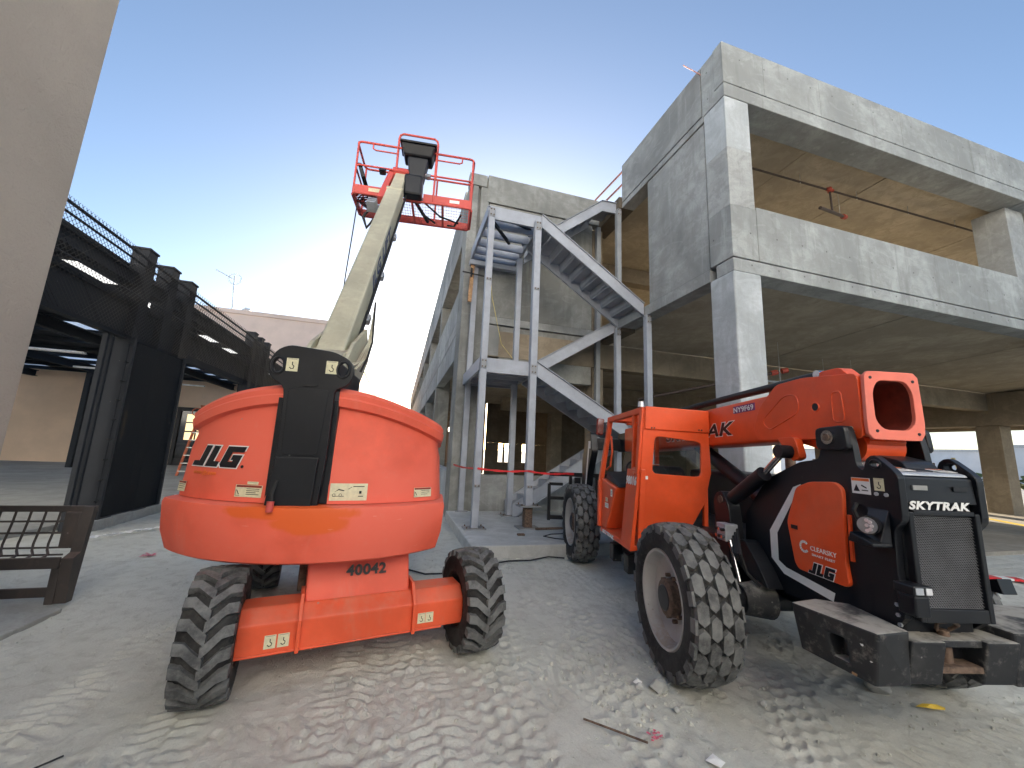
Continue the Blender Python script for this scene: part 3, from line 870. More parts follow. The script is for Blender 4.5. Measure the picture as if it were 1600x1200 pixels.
for (z, dz) in ((3.42, 0), (6.86, 0)):
    # left landings: perimeter channels and joists
    channel("landing_beam", (1.46, YA + .03, z), (2.72, YA + .03, z), .30, side=1)
    channel("landing_beam", (1.44, YA, z), (1.44, YR + .1, z), .26, 'steel', side=1)
    channel("landing_beam", (2.70, YA + .1, z), (2.70, YR + .05, z), .26, 'steel_dirty', side=-1)
    channel("landing_beam", (1.46, YR + .1, z), (2.72, YR + .1, z), .26, side=-1)
    for y in (8.05, 8.48, 8.95, 9.35):
        channel("joist", (1.47, y, z - .02), (2.68, y, z - .02), .2, 'steel', side=1)
    if z > 5:
        MB(SF).bar((1.55, 7.75, z - .12), (2.2, 8.6, z - .12), .06, .06).build("brace", 'dark_steel', S)
        MB(SF).bar((1.6, 7.72, z + .02), (2.65, 8.1, z + .02), .05, .05).build("brace", 'dark_steel', S)
    else:
        MB(SF).box((1.47, 7.7, z + .10), (2.68, 9.65, z + .13)).build("landing_deck", 'steel_dirty', S)
for z in (1.95, 5.10):
    channel("landing_beam", (5.27, YA + .02, z - .02), (5.27, YR, z - .02), .22, 'steel_dirty', side=1)
MB(SF).box((4.9, YM + .1, 8.62), (5.36, YR, 8.65)).build("landing_deck", 'steel_dirty', S)
MB(SF).box((1.40, 9.5, 6.50), (2.72, 9.66, 6.63)).build("landing_beam", 'steel', S, 0.004)

# connection plates with bolts where beams meet the columns
for (x, y, z) in ((1.53, YA - .072, 3.42), (2.60, YA - .079, 3.40), (1.53, YA - .072, 6.80), (2.60, YA - .079, 6.70), (5.44, YA - .075, 4.90), (5.30, YM - .075, 4.88), (5.34, YM - .06, 8.36), (5.44, YA - .075, 1.95), (1.53, YA - .072, 1.0), (2.60, YA - .079, 1.0), (2.60, YA - .079, 5.2), (1.53, YA - .072, 5.25)):
    big = z not in (1.0, 5.2, 5.25)
    cp = MB(SF).box((x - .055, y - .012, z - (.10 if big else .03)), (x + .055, y + .002, z + (.10 if big else .03))).build("connection_plate", 'steel_dirty', S, .003)
    for sx in (-1, 1):
        for sz in ((-1, 1) if big else (0,)):
            MB(SF).cyl((x + sx * .032, y - .012, z + sz * .062), (x + sx * .032, y - .028, z + sz * .062), .014, n=6).build("bolt", 'hub_rust', cp)
bd = MB().bar((1.46, 9.60, 5.48), (1.49, 9.59, 6.55), .10, .045, (0, 1, 0)).build("wood_board", 'wood', None, 0.004)
tag(bd, "short raw timber board clamped upright to the stair's rear steel column", "board")
cl = thing("clamp", "black clamp gripping the timber board on the rear steel column", "clamp", (1.47, 9.56, 6.28))
CF = offs(cl)
MB(CF).bar((1.22, 9.54, 6.26), (1.80, 9.54, 6.22), .03, .03).build("bar", 'ink', cl, .004)
MB(CF).bar((1.45, 9.54, 6.15), (1.46, 9.54, 6.40), .05, .03, (0, 1, 0)).build("jaw", 'ink', cl, .004)
pipe("rope", [(1.52, 7.75, 6.2 - .0), (1.75, 8.2, 5.15), (2.2, 8.9, 4.25), (2.62, 9.1, 3.9)], 0.008, 'rope_yellow', "thin yellow rope strung slantwise inside the stair tower", "rope", n=6)
tp = []
for (x, y, z) in ((1.35, 9.72, 1.30), (1.52, 7.56, 1.33), (2.55, 7.55, 1.31), (3.4, 7.56, 1.28), (5.35, 7.56, 1.29)):
    tp.append(Vector((x, y, z)))
mbt = MB()
for a, b in zip(tp[:-1], tp[1:]):
    for k in range(6):
        p, q = a.lerp(b, k / 6), a.lerp(b, (k + 1) / 6)
        sag = lambda t: -0.03 * math.sin(math.pi * t)
        mbt.bar(p + Vector((0, 0, sag(k / 6))), q + Vector((0, 0, sag((k + 1) / 6))), .004, .042 - .012 * (k % 2))
tag(mbt.build("barrier_tape", 'red_tape', None), "red barrier tape tied across the stair columns at waist height", "tape")
# loose steel bar on the pad
tag(MB().bar((2.7, 7.42, .225), (3.9, 7.5, .225), .04, .04).build("steel_bar", 'hub_rust', None, .003), "rusty steel bar lying on the stair pad beside the column base", "bar")
tag(MB().box((2.2, 6.95, .201), (2.33, 7.02, .235)).build("steel_offcut", 'hub_rust', None, .003), "small rusty steel offcut lying on the front of the stair pad", "offcut")

# ------------------------------------------------------------------ near stucco wall
nw = thing("stucco_wall", "tall plain beige stucco wall filling the upper left corner", "wall", (-3.1, 2, 0))
MB(offs(nw)).box((-6.2, -3.0, 0.55), (-3.06, 4.20, 6.7)).build("wall", 'stucco', nw, 0.012)
MB(offs(nw)).box((-6.15, -2.95, -.1), (-3.10, 4.16, 0.55)).build("plinth", 'con_side', nw)

# wall carried on behind the camera, with an unseen block added to bounce sunlight
MB(offs(nw)).box((-6.2, -13.0, -.1), (-3.2, -3.02, 6.6)).build("wall", 'stucco', nw)
MB(offs(nw)).box((-60, -24, -.1), (14, -13.0, 18.0)).build("bounce_block", 'stucco_bounce', nw)

# ------------------------------------------------------------------ mall building behind
ML = thing("shopping_building", "large pinkish beige stucco building beyond the arcade with flat parapet", "building", (-15, 32, 0))
MF = offs(ML)
MB(MF).box((-60, 32, 0), (-5, 120, 10.75)).build("wall", 'stucco_pink', ML)
MB(MF).box((-60.1, 31.9, 10.75), (-4.9, 120.1, 11.05)).build("coping", 'stucco_pink', ML)
MB(MF).box((-60, 26.2, 0), (-5.6, 31.95, 4.9)).build("lower_wall", 'stucco_tan', ML)
MB(MF).box((-15.75, 25.95, 0.1), (-15.15, 26.19, 3.9)).build("pilaster", 'stucco_tan', ML)
def door_unit(x0, x1, z1):
    d_ = MB(MF)
    d_.box((x0, 26.0, .1), (x0 + .18, 26.2, z1)); d_.box((x1 - .18, 26.0, .1), (x1, 26.2, z1)); d_.box((x0 + .18, 26.0, z1 - .2), (x1 - .18, 26.2, z1))
    d_.box((x0 + .18, 26.05, .1), (x1 - .18, 26.16, .45)); d_.box((x0 + .18, 26.05, 1.2), (x1 - .18, 26.16, 1.3))
    d_ = d_.build("door", 'ink', ML)
    MB(MF).box((x0 + .18, 26.1, .45), (x1 - .18, 26.18, z1 - .2)).build("pane", 'dark_glass', d_)
    w = (x1 - x0) / 2
    for i in range(2):
        for j in range(3):
            MB(MF).box((x0 + .5 + i * .55, 26.06, 1.5 + j * .5), (x0 + .95 + i * .55, 26.095, 1.92 + j * .5)).build("pane", 'warm_window', d_)
door_unit(-15.1, -12.5, 3.3)
door_unit(-12.0, -10.2, 3.3)
sl = thing("arcade_sign_box", "small dark wall lamp on the tan wall above the ladder", "lamp", (-9.3, 26.1, 2.9))
MB(offs(sl)).box((-9.5, 25.9, 2.9), (-9.1, 26.19, 3.2)).build("box", 'ink', sl, .02)
MB(offs(sl)).box((-9.45, 25.8, 2.86), (-9.15, 25.9, 2.95)).build("visor", 'ink', sl, .01)
wp = thing("weather_mast", "thin white pole with ring and arm standing on the far roof", "mast", (-12.9, 33, 11))
WF = offs(wp)
MB(WF).cyl((-12.95, 33, 11), (-13.2, 33, 14.0), .06, .045).build("pole", 'alu', wp, 0, True)
MB(WF).tube([(-13.15 + .42 * math.cos(t), 33, 13.75 + .42 * math.sin(t)) for t in np.linspace(0, 6.283, 25)[:-1]], .035, 6, closed=True).build("ring", 'alu', wp, 0, True)
MB(WF).cyl((-13.2, 33, 13.7), (-14.5, 33, 14.3), .035).build("arm", 'alu', wp, 0, True)
rv = thing("roof_vent", "small curved grey vent on the far roof edge beside the mast", "vent", (-12.2, 33, 11))
MB(offs(rv)).tube([(-12.25, 33, 11), (-12.25, 33, 11.35), (-12.1, 33, 11.5), (-11.9, 33, 11.42)], .12, 8).build("pipe", 'galv', rv, 0, True)
MB(offs(rv)).cyl((-11.9, 33, 11.43), (-11.78, 33, 11.36), .15, .16).build("hood", 'galv', rv, 0, True)

# ------------------------------------------------------------------ dark steel arcade canopy
A = thing("steel_arcade", "black steel arcade frame with chain link parapet and dark screened posts", "canopy", (-5.2, 9.8, 0))
AF = offs(A)
XC = -5.2
def apart(name, a, b, mat_='dark_steel', bev=0.008):
    return MB(AF).box(a, b).build(name, mat_, A, bev)
posts = [9.05, 9.90, 10.70, 15.05, 15.75, 16.5, 21.3, 22.1, 22.9]
for i, y in enumerate(posts):
    p_ = apart("post", (XC - .14, y - .14, 0.0), (XC + .14, y + .14, 5.30))
    apart("post_cap", (XC - .16, y - .16, 5.30), (XC + .16, y + .16, 5.345), bev=.01)
def ibeam(y0, y1, z0, z1, x, w=.16):
    mb_ = MB(AF)
    mb_.box((x - w / 2, y0, z0), (x + w / 2, y1, z0 + .03)); mb_.box((x - w / 2, y0, z1 - .03), (x + w / 2, y1, z1)); mb_.box((x - .012, y0, z0 + .03), (x + .012, y1, z1 - .03))
    return mb_.build("beam", 'dark_steel', A)
spans = [(4.5, 8.90), (9.2, 9.75), (10.05, 10.55), (10.85, 14.9), (16.65, 21.15), (23.05, 26.1)]
for (a, b) in spans:
    ibeam(a, b, 3.48, 4.16, XC)
    ibeam(a, b, 4.52, 4.78, XC)
    apart("channel", (XC - .03, a, 4.16), (XC + .10, b, 4.24))
for z in (5.08, 4.92):
    MB(AF).tube([(XC + .17, 4.4, z), (XC + .17, 26, z)], .026 if z > 5 else .02, 8).build("rail", 'dark_steel', A, 0, True)
pc_ = MB(AF).tube([(XC + .2, 4.5, 4.30), (XC + .2, 26, 4.30)], .014, 6).build("conduit", 'dark_steel', A, 0, True)
# chain link on the face of the frame: crossing bent wires
def chain(name, x, y0, y1, z0, z1, pitch=0.085, r=0.0042):
    mb_ = MB(AF)
    H = z1 - z0
    n0 = int((y1 - y0 + H) / pitch) + 1
    for k in range(-int(H / pitch) - 1, n0):
        for s in (1, -1):
            a = y0 + k * pitch if s == 1 else y0 + k * pitch + H
            # from (a, z0) to (a + s*H, z1), clipped to y0..y1
            t0, t1 = 0.0, 1.0
            for lim, sg in ((y0, 1), (y1, -1)):
                g = sg * (a - lim); gd = sg * s * H
                if gd > 0:
                    t0 = max(t0, -g / gd)
                else:
                    t1 = min(t1, -g / gd)
            if t1 - t0 < .02:
                continue
            p = Vector((x + s * .003, a + s * H * t0, z0 + H * t0)); q = Vector((x + s * .003, a + s * H * t1, z0 + H * t1))
            if t1 > .999:
                q2 = q + Vector((0, -s * .0 + s * .02, .03))
                mb_.cyl(q, q2, r, n=3, cap=False)
            mb_.cyl(p, q, r, n=3, cap=False)
    return mb_.build(name, 'chain', A, kind="stuff")
chain("chain_link", XC + .205, 5.6, 10.85, 3.5, 5.12)
chain("chain_link", XC + .205, 10.9, 23.0, 3.6, 5.12, 0.11, 0.005)
# screened bay between the post cluster
scr = MB(AF).box((XC + .175, 9.0, .18), (XC + .18, 10.72, 3.46)).build("mesh_screen", 'screen', A)
for y in (8.95, 10.78):
    apart("screen_frame", (XC + .13, y - .03, .1), (XC + .21, y + .03, 3.5), bev=.004)
apart("screen_frame", (XC + .13, 8.98, .13), (XC + .21, 10.75, .19), bev=.004)
for k in range(9):
    for y in (8.95, 10.78):
        MB(AF).cyl((XC + .17, y, .5 + k * .36), (XC + .17, y - .16, .5 + k * .36), .010, n=6).build("tie", 'cable', A)
# splayed support at the near side of the bay
apart("jamb", (XC - .05, 8.50, .05), (XC + .03, 8.56, 3.47))
apart("jamb", (XC - .04, 8.64, .05), (XC + .03, 8.69, 3.47))
for i, (a, b) in enumerate(((8.75, 9.25), (9.26, 9.8), (9.81, 10.3), (10.31, 10.95))):
    apart("kerb_stone", (XC - .1, a, -.1), (XC + .26, b, .17 + .012 * (i % 2)), 'con_pave', .012)
# roof deck: joists, decking sheets with skylight strips
RZ = 5.0
for k, y in enumerate(np.arange(5.2, 26, 1.7)):
    ib = MB(AF)
    ib.box((-30, y - .07, 4.78), (XC - .2, y + .07, 4.80)); ib.box((-30, y - .07, 4.90), (XC - .2, y + .07, 4.93)); ib.box((-30, y - .01, 4.80), (XC - .2, y + .01, 4.90))
    ib.build("joist", 'dark_steel', A)
for x in (-9.5, -14.0, -18.5):
    ib = MB(AF); ib.box((x - .1, 4.5, 4.45), (x + .1, 26.1, 4.48)); ib.box((x - .1, 4.5, 4.73), (x + .1, 26.1, 4.76)); ib.box((x - .012, 4.5, 4.48), (x + .012, 26.1, 4.73))
    ib.build("girder", 'dark_steel', A)
    for y in (12.5, 22.5):
        apart("post", (x - .1, y - .1, .1), (x + .1, y + .1, 4.44)) if x < -10 else None
xs_ = [-30, -25, -22.5, -20, -17.6, -15.4, -13.0, -11.4, -9.2, -7.9, -6.2, XC - .15]
for i in range(len(xs_) - 1):
    sky_strip = i % 2 == 1
    for j, (a, b) in enumerate(((4.5, 8.2), (8.22, 13.4), (13.42, 18.6), (18.62, 26.1))):
        if sky_strip:
            apart("skylight", (xs_[i] + .02, a + .5, 4.96), (xs_[i + 1] - .02, b - .5, 4.97), 'skylight', 0)
            apart("roof_sheet", (xs_[i] + .01, a, 4.945), (xs_[i + 1] - .01, a + .49, 4.975), 'dark_steel', 0)
            apart("roof_sheet", (xs_[i] + .01, b - .49, 4.945), (xs_[i + 1] - .01, b, 4.975), 'dark_steel', 0)
        else:
            apart("roof_sheet", (xs_[i], a, 4.94), (xs_[i + 1], b, 4.98), 'dark_steel', 0)
for k in range(5):
    apart("strip_lamp", (-12.5 + k * .2, 8 + k * 3.4, 4.05), (-9.9 + k * .2, 8.12 + k * 3.4, 4.11), 'fixture', 0)

# ------------------------------------------------------------------ ladder and saw stand under the arcade
ld = thing("step_ladder", "orange fibreglass ladder with pale rungs leaning under the arcade", "ladder", (-8.2, 19.5, .1))
LF = offs(ld)
for s in (-.28, .28):
    MB(LF).bar((-8.2 + s, 19.2, .1), (-8.2 + s * .62, 20.1, 3.0), .09, .05, (0, 1, 0)).build("rail", 'ladder_orange', ld, .006)
    MB(LF).bar((-8.2 + s, 21.0, .1), (-8.2 + s * .62, 20.2, 3.0), .06, .04, (0, 1, 0)).build("rear_rail", 'ladder_orange', ld, .006)
for k in range(9):
    t = (k + .6) / 9.2; w = .28 * (1 - .38 * t)
    MB(LF).box((-8.2 - w, 19.2 + .9 * t - .05, .1 + 2.9 * t - .015), (-8.2 + w, 19.2 + .9 * t + .05, .1 + 2.9 * t + .015)).build("rung", 'alu', ld)
MB(LF).box((-8.42, 20.0, 3.0), (-7.98, 20.3, 3.06)).build("top_cap", 'ladder_orange', ld, .01)
hk = MB(LF).tube([(-8.5 + .16 * math.cos(t), 19.95, 2.75 + .16 * math.sin(t)) for t in np.linspace(0, 6.28, 17)[:-1]], .02, 6, closed=True).build("hung_cord", 'ladder_orange', ld, 0, True)
sw = thing("saw_stand", "dark folding work stand with small grey tool under the arcade", "stand", (-6.6, 13.0, .1))
WS = offs(sw)
for (dx, dy) in ((-.38, -.25), (.38, -.25), (-.38, .25), (.38, .25)):
    MB(WS).bar((-6.6 + dx, 13 + dy, .1), (-6.6 + dx * .35, 13 + dy * .35, .95), .045, .03).build("leg", 'ink', sw, .004)
MB(WS).box((-6.85, 12.86, .95), (-6.35, 13.14, 1.0)).build("top", 'ink', sw, .01)
MB(WS).tube([(-6.8, 12.9, .5), (-6.4, 12.9, .5), (-6.4, 13.1, .5), (-6.8, 13.1, .5)], .014, 6, closed=True).build("brace", 'ink', sw)
MB(WS).hexa([(-6.75, 12.92, 1.0), (-6.5, 12.92, 1.0), (-6.5, 13.08, 1.0), (-6.75, 13.08, 1.0)], [(-6.7, 12.95, 1.22), (-6.6, 12.95, 1.22), (-6.6, 13.05, 1.22), (-6.7, 13.05, 1.22)]).build("tool", 'galv', sw, .02)

# ------------------------------------------------------------------ far things seen through the garage
def far_building(label, a, b, mat_, wins, band=None):
    o = thing("far_building", label, "building", ((a[0] + b[0]) / 2, (a[1] + b[1]) / 2, 0))
    F_ = offs(o)
    MB(F_).box(a, b).build("wall", mat_, o)
    MB(F_).box((a[0] - .15, a[1] - .15, b[2]), (b[0] + .15, b[1] + .15, b[2] + .35)).build("coping", 'galv', o)
    for (p, q) in wins:
        w = MB(F_).box(p, q).build("window", 'dark_glass', o)
    return o
far_building("pale grey flat far building seen through the garage's right opening", (75, 32, 0), (95, 62, 4.2), 'far_wall', [((74.95, 38 + k * 5, 1.0), (75.02, 40.5 + k * 5, 2.6)) for k in range(4)])
far_building("pale low far building at the right edge beyond the garage columns", (70, 14, 0), (95, 29, 4.6), 'far_wall', [((69.95, 16 + k * 4, 1.2), (70.02, 18.2 + k * 4, 2.6)) for k in range(3)])
hg = MB()
for k in range(260):
    c = Vector((62 + random.uniform(-.8, .8), random.uniform(22, 36), random.uniform(.1, 1.3)))
    a = random.uniform(0, 6.28); r = random.uniform(.25, .5)
    d1 = Vector((math.cos(a), math.sin(a), random.uniform(-.5, .5))) * r; d2 = Vector((-math.sin(a), math.cos(a), random.uniform(-.2, .9))) * r
    hg.add([c - d1, c + d2, c + d1, c - d2 * .6], [(0, 1, 2, 3)])
o = hg.build("hedge", 'shrub', None); tag(o, "dry olive hedge along the street beyond the right opening", "hedge")
af = thing("timber_brace", "pale timber A brace leaning at the garage column on the right", "brace", (22.6, 10.9, .07))
MB(offs(af)).bar((22.2, 11.3, .1), (22.7, 10.9, 2.2), .12, .05).build("leg", 'rope_yellow', af)
MB(offs(af)).bar((23.0, 10.6, .1), (22.72, 10.88, 2.2), .12, .05).build("leg", 'rope_yellow', af)
sp_ = MB().add([(17.6, 6.0, .076), (17.85, 5.85, .076), (21.4, 10.4, .076), (21.15, 10.55, .076)], [(0, 1, 2, 3)]).build("floor_marking", 'yellow', None); sp_["kind"] = "structure"

# ================================================================== MACHINES
def on_tyre(mb, c, R, poly, depth, mi=0, shrink=0.86, crown=0.9):
    """raised block on a tyre (axis x through c): poly of (arc angle, across) ; crown falls off at the edges"""
    n = len(poly)
    ca = sum(p[0] for p in poly) / n; ct = sum(p[1] for p in poly) / n
    def P(a, t, r):
        r = r - crown * max(0.0, abs(t) - 0.04) ** 2 * 1.4
        return (c[0] + t, c[1] + r * math.cos(a), c[2] + r * math.sin(a))
    low = [P(a, t, R - depth - .012) for a, t in poly]
    top = [P(ca + (a - ca) * shrink, ct + (t - ct) * shrink, R) for a, t in poly]
    fs = [(i, (i + 1) % n, n + (i + 1) % n, n + i) for i in range(n)]
    if n == 8:   # bent bar: cap as quads
        fs += [(n + 0, n + 1, n + 6, n + 7), (n + 1, n + 2, n + 5, n + 6), (n + 2, n + 3, n + 4, n + 5)]
    elif n == 6:
        fs += [(n + 0, n + 1, n + 2, n + 3), (n + 0, n + 3, n + 4, n + 5)]
    else:
        fs += [tuple(range(n, 2 * n))]
    mb.add(low + top, fs, mi)

def make_wheel(root, fr_, c, R, w, rr, side, style, rim_mat, phase=0.0, detail=True):
    """c: wheel centre, side: -1 if the outer face looks to -x. rim is the part, tyre / hub / nuts its sub-parts"""
    h = w / 2
    rim = MB(fr_)
    s = side
    rim.lathe_x([(s * h * .86, rr * 1.03), (s * h * .96, rr * 1.0), (s * h * .93, rr * .955), (s * h * .62, rr * .90), (s * h * .40, rr * .86), (s * h * .28, rr * .70), (s * h * .22, rr * .52), (s * h * .34, rr * .42), (s * h * .34, 0.001)], c, 56)
    rim.lathe_x([(-s * h * .34, 0.001), (-s * h * .34, rr * .42), (-s * h * .1, rr * .85), (-s * h * .93, rr * .95), (-s * h * .86, rr * 1.03)], c, 40)
    rim = rim.build("wheel", rim_mat, root, 0, True)
    ty = MB(fr_)
    lug = 0.032 if style == 'hex' else 0.036
    prof = [(-h * .80, rr * .98), (-h * .97, rr * 1.06), (-h * 1.03, rr + (R - rr) * .40), (-h * 1.0, rr + (R - rr) * .68), (-h * .93, R - lug - .035), (-h * .75, R - lug - .012), (-h * .35, R - lug), (0, R - lug),
            (h * .35, R - lug), (h * .75, R - lug - .012), (h * .93, R - lug - .035), (h * 1.0, rr + (R - rr) * .68), (h * 1.03, rr + (R - rr) * .40), (h * .97, rr * 1.06), (h * .80, rr * .98)]
    ty.lathe_x(prof, c, 72)
    if style == 'hex':
        n = 20; da = 2 * math.pi / n
        cols = [(-h * .69, .31), (-h * .23, .30), (h * .23, .30), (h * .69, .31)]
        for ci, (t0, tw) in enumerate(cols):
            for k in range(n):
                a0 = (k + (0.5 if ci % 2 else 0.0)) * da + phase
                hw = h * tw * .74; ha = da * .50
                on_tyre(ty, c, R, [(a0 - ha * .98, t0), (a0 - ha * .62, t0 + hw), (a0 + ha * .62, t0 + hw), (a0 + ha * .98, t0), (a0 + ha * .62, t0 - hw), (a0 - ha * .62, t0 - hw)], lug, 1, .90)
        for k in range(n):   # shoulder blocks
            for sg in (-1, 1):
                a0 = (k + (.5 if sg < 0 else 0.)) * da + phase
                on_tyre(ty, c, R - .012, [(a0 - da * .30, sg * h * .90), (a0 + da * .30, sg * h * .90), (a0 + da * .30, sg * h * 1.02), (a0 - da * .30, sg * h * 1.02)], lug * 1.6, 1, .88, 0.5)
    else:
        n = 20; da = 2 * math.pi / n
        for k in range(n):
            for sg in (-1, 1):
                a0 = (k + (.5 if sg > 0 else 0.)) * da + phase
                bw = da * .27
                # bent bar: from past the centre, slanting, then square across the shoulder
                pts = [(0.10 * -1, .62), (.22, .30), (.62, -.18), (1.02, -.26)]
                up_ = [(a0 + da * q + bw, sg * h * t) for t, q in pts]
                dn_ = [(a0 + da * q - bw, sg * h * t) for t, q in pts]
                on_tyre(ty, c, R, up_ + dn_[::-1], lug, 1, .93)
    tyre = ty.build("tyre", ['rubber', 'lug'], rim, 0, True)
    if detail:
        hb = MB(fr_)
        hb.lathe_x([(s * h * .30, rr * .40), (s * h * .72, rr * .38), (s * h * .80, rr * .30), (s * h * .80, 0.001)], c, 28)
        hb.build("hub", 'hub_rust', rim, 0, True)
        for k in range(10):
            a = 2 * math.pi * k / 10
            p = (c[0] + s * h * .34, c[1] + rr * .46 * math.cos(a), c[2] + rr * .46 * math.sin(a))
            MB(fr_).cyl(p, (p[0] + s * .035, p[1], p[2]), .017, n=6).build("wheel_nut", 'hub_rust', rim)
        MB(fr_).lathe_x([(s * h * .80, rr * .27), (s * h * .84, rr * .25), (s * h * .84, 0.001)], c, 24).build("hub_cap", 'black', rim, 0, True)
    return rim

def rounded(poly, r, n=4):
    """2-d polygon with its corners rounded"""
    out = []
    N = len(poly)
    for i in range(N):
        p0, p1, p2 = Vector(poly[i - 1]), Vector(poly[i]), Vector(poly[(i + 1) % N])
        a = (p0 - p1); b = (p2 - p1)
        k = min(r, a.length * .45, b.length * .45)
        A_, B_ = p1 + a.normalized() * k, p1 + b.normalized() * k
        for j in range(n + 1):
            t = j / n
            q = A_.lerp(p1, t).lerp(p1.lerp(B_, t), t)
            out.append((q.x, q.y))
    return out
def circle(cx_, cy_, rx, ry=None, n=24, ph=0.0):
    ry = rx if ry is None else ry
    return [(cx_ + rx * math.cos(2 * math.pi * i / n + ph), cy_ + ry * math.sin(2 * math.pi * i / n + ph)) for i in range(n)]
def resample(poly, n, centre):
    """poly sampled by angle about a centre so that it pairs with circle()"""
    out = []
    c = Vector(centre)
    for i in range(n):
        a = 2 * math.pi * i / n
        d_ = Vector((math.cos(a), math.sin(a)))
        best = None
        for j in range(len(poly)):
            p, q = Vector(poly[j]) - c, Vector(poly[(j + 1) % len(poly)]) - c
            e = q - p
            den = d_.x * (-e.y) + d_.y * e.x
            if abs(den) < 1e-9:
                continue
            t = (p.x * (-e.y) + p.y * e.x) / den
            u = (d_.x * p.y - d_.y * p.x) / den
            if t > 0 and -1e-6 <= u <= 1 + 1e-6:
                best = t if best is None else max(best, t)
        out.append(tuple(c + d_ * (best or .01)))
    return out
def decal(root, mtx, w, h, mat_='decal_cream', name="decal", lines=0, head=None, pict=False):
    """flat printed label: plate with header bar, ruled print and a small pictogram as its sub-parts"""
    d_ = MB(mtx).box((0, 0, 0), (w, h, .002)).build(name, mat_, root)
    if head:
        MB(mtx).box((.03 * w, h * .80, .002), (w * .97, h * .97, .0035)).build("print", head, d_)
    if lines:
        mb = MB(mtx)
        x0 = w * (.42 if pict else .08)
        for k in range(lines):
            y = h * (.70 - .60 * k / max(1, lines))
            mb.box((x0, y - h * .035, .002), (w * (.90 - .12 * (k % 3 == 2)), y + h * .012, .003))
        mb.build("print", 'ink', d_)
    if pict:
        mb = MB(mtx)
        s_ = min(w, h)
        mb.box((.06 * s_, .10 * s_, .002), (.09 * s_, .62 * s_, .003)); mb.box((.06 * s_, .10 * s_, .002), (.46 * s_, .13 * s_, .003))
        mb.bar((.12 * s_, .5 * s_, .0025), (.38 * s_, .2 * s_, .0025), .001, .05 * s_, (0, 1, 0)) if False else mb.prism([(.12 * s_, .55 * s_), (.17 * s_, .58 * s_), (.40 * s_, .22 * s_), (.34 * s_, .18 * s_)], 'z', .002, .003)
        mb.build("print", 'ink', d_)
    return d_
def hook_decal(root, mtx, s_):
    d_ = MB(mtx).box((0, 0, 0), (s_ * .82, s_, .002)).build("decal", 'decal_cream', root)
    mb = MB(mtx)
    pts = [(.42, .72), (.42, .50), (.55, .40), (.52, .22), (.36, .18), (.24, .30)]
    mb.tube([(x * s_, y * s_, .002) for x, y in pts], .035 * s_, 5)
    mb.box((.1 * s_, .92 * s_, .002), (.72 * s_, .94 * s_, .003))
    mb.build("print", 'ink', d_)
    return d_
def face_frame(o, right, up):
    r = Vector(right).normalized(); u = Vector(up); u = (u - r * u.dot(r)).normalized()
    return frame(o, r, u)

# ------------------------------------------------------------------ boom lift
BT = Vector((-0.55, 4.43, 0))
B = thing("boom_lift", "coral orange telescopic boom lift seen from behind with its basket raised high", "boom lift", BT)
BO = offs(B)
CH = BO @ yaw_frame((-0.17, 3.48, 0), -10.7)      # chassis, origin under the rear axle
TF = BO @ yaw_frame(BT, 5.3)                      # turntable
for (x, y, sd_) in ((-0.925, 0, -1), (0.925, 0, 1), (-0.80, 2.2, -1), (0.60, 2.2, 1)):
    make_wheel(B, CH, (x, y, .405), .412, .30 if x < 0 else .32, .215, sd_, 'bar', 'rubber' if x > 0 else 'hub_rust', .13 * x)
ax = MB(CH)
ax.prism([(-.15, .27), (-.15, .46), (-.06, .545), (.15, .545), (.15, .27)], 'x', -.79, .80)
ax = ax.build("rear_axle", 'lift_axle', B, .012)
MB(CH).prism([(-.155, .262), (.155, .262), (.155, .277), (-.155, .277)], 'x', -.80, .62).build("bottom_flange", 'lift_axle', ax, .004)
for x in (-.43, .37):
    MB(CH).prism([(-.19, .26), (-.19, .47), (-.08, .61), (.1, .61), (.1, .26)], 'x', x, x + .025).build("gusset", 'lift_axle', ax, .004)
MB(CH).hexa([(-.40, -.06, .50), (.36, -.06, .50), (.36, 2.3, .50), (-.40, 2.3, .50)], [(-.405, .04, .92), (.345, .04, .92), (.40, 2.2, .92), (-.46, 2.2, .92)]).build("chassis", 'lift_orange', B, .015)
MB(CH).box((-.46, .25, .52), (-.402, .62, .80)).build("hose_guard", 'hub_rust', B, .01)
MB(CH).cyl((0, 1.0, .9), (-.1, 1.0, 1.12), .55, n=40).build("slew_ring", 'black', B, 0, True)
fa = MB(CH).box((-.78, 2.06, .28), (.78, 2.32, .55)).build("front_axle", 'lift_axle', B, .012)
for k, x in enumerate((-.62, -.54)):
    hook_decal(ax, CH @ face_frame((x, -.1515, .305), (1, 0, 0), (0, 0, 1)), .085)
for k, x in enumerate((.42, .485)):
    hook_decal(ax, CH @ face_frame((x, -.1515, .315), (1, 0, 0), (0, 0, 1)), .075)
text_mesh("lettering", "40042", 'ink', B, CH @ face_frame((-.135, -.03, .69), (1, 0, 0), (0, .10, .42)) @ Matrix.Translation((0, 0, .006)), .105, 0, .0035, .004, width=.30)
# hoses under the counterweight
for i in range(3):
    MB(TF).tube([(-.55 + .02 * i, -.55, .95), (-.5 + .1 * i, -.62, .82 - .02 * i), (-.3 + .08 * i, -.6, .80), (-.15, -.5, .90)], .014, 6).build("hose", 'cable', B, 0, True)
MB(TF).box((-.72, -.7, .74), (-.45, -.4, .90)).build("bracket", 'black', B, .02)

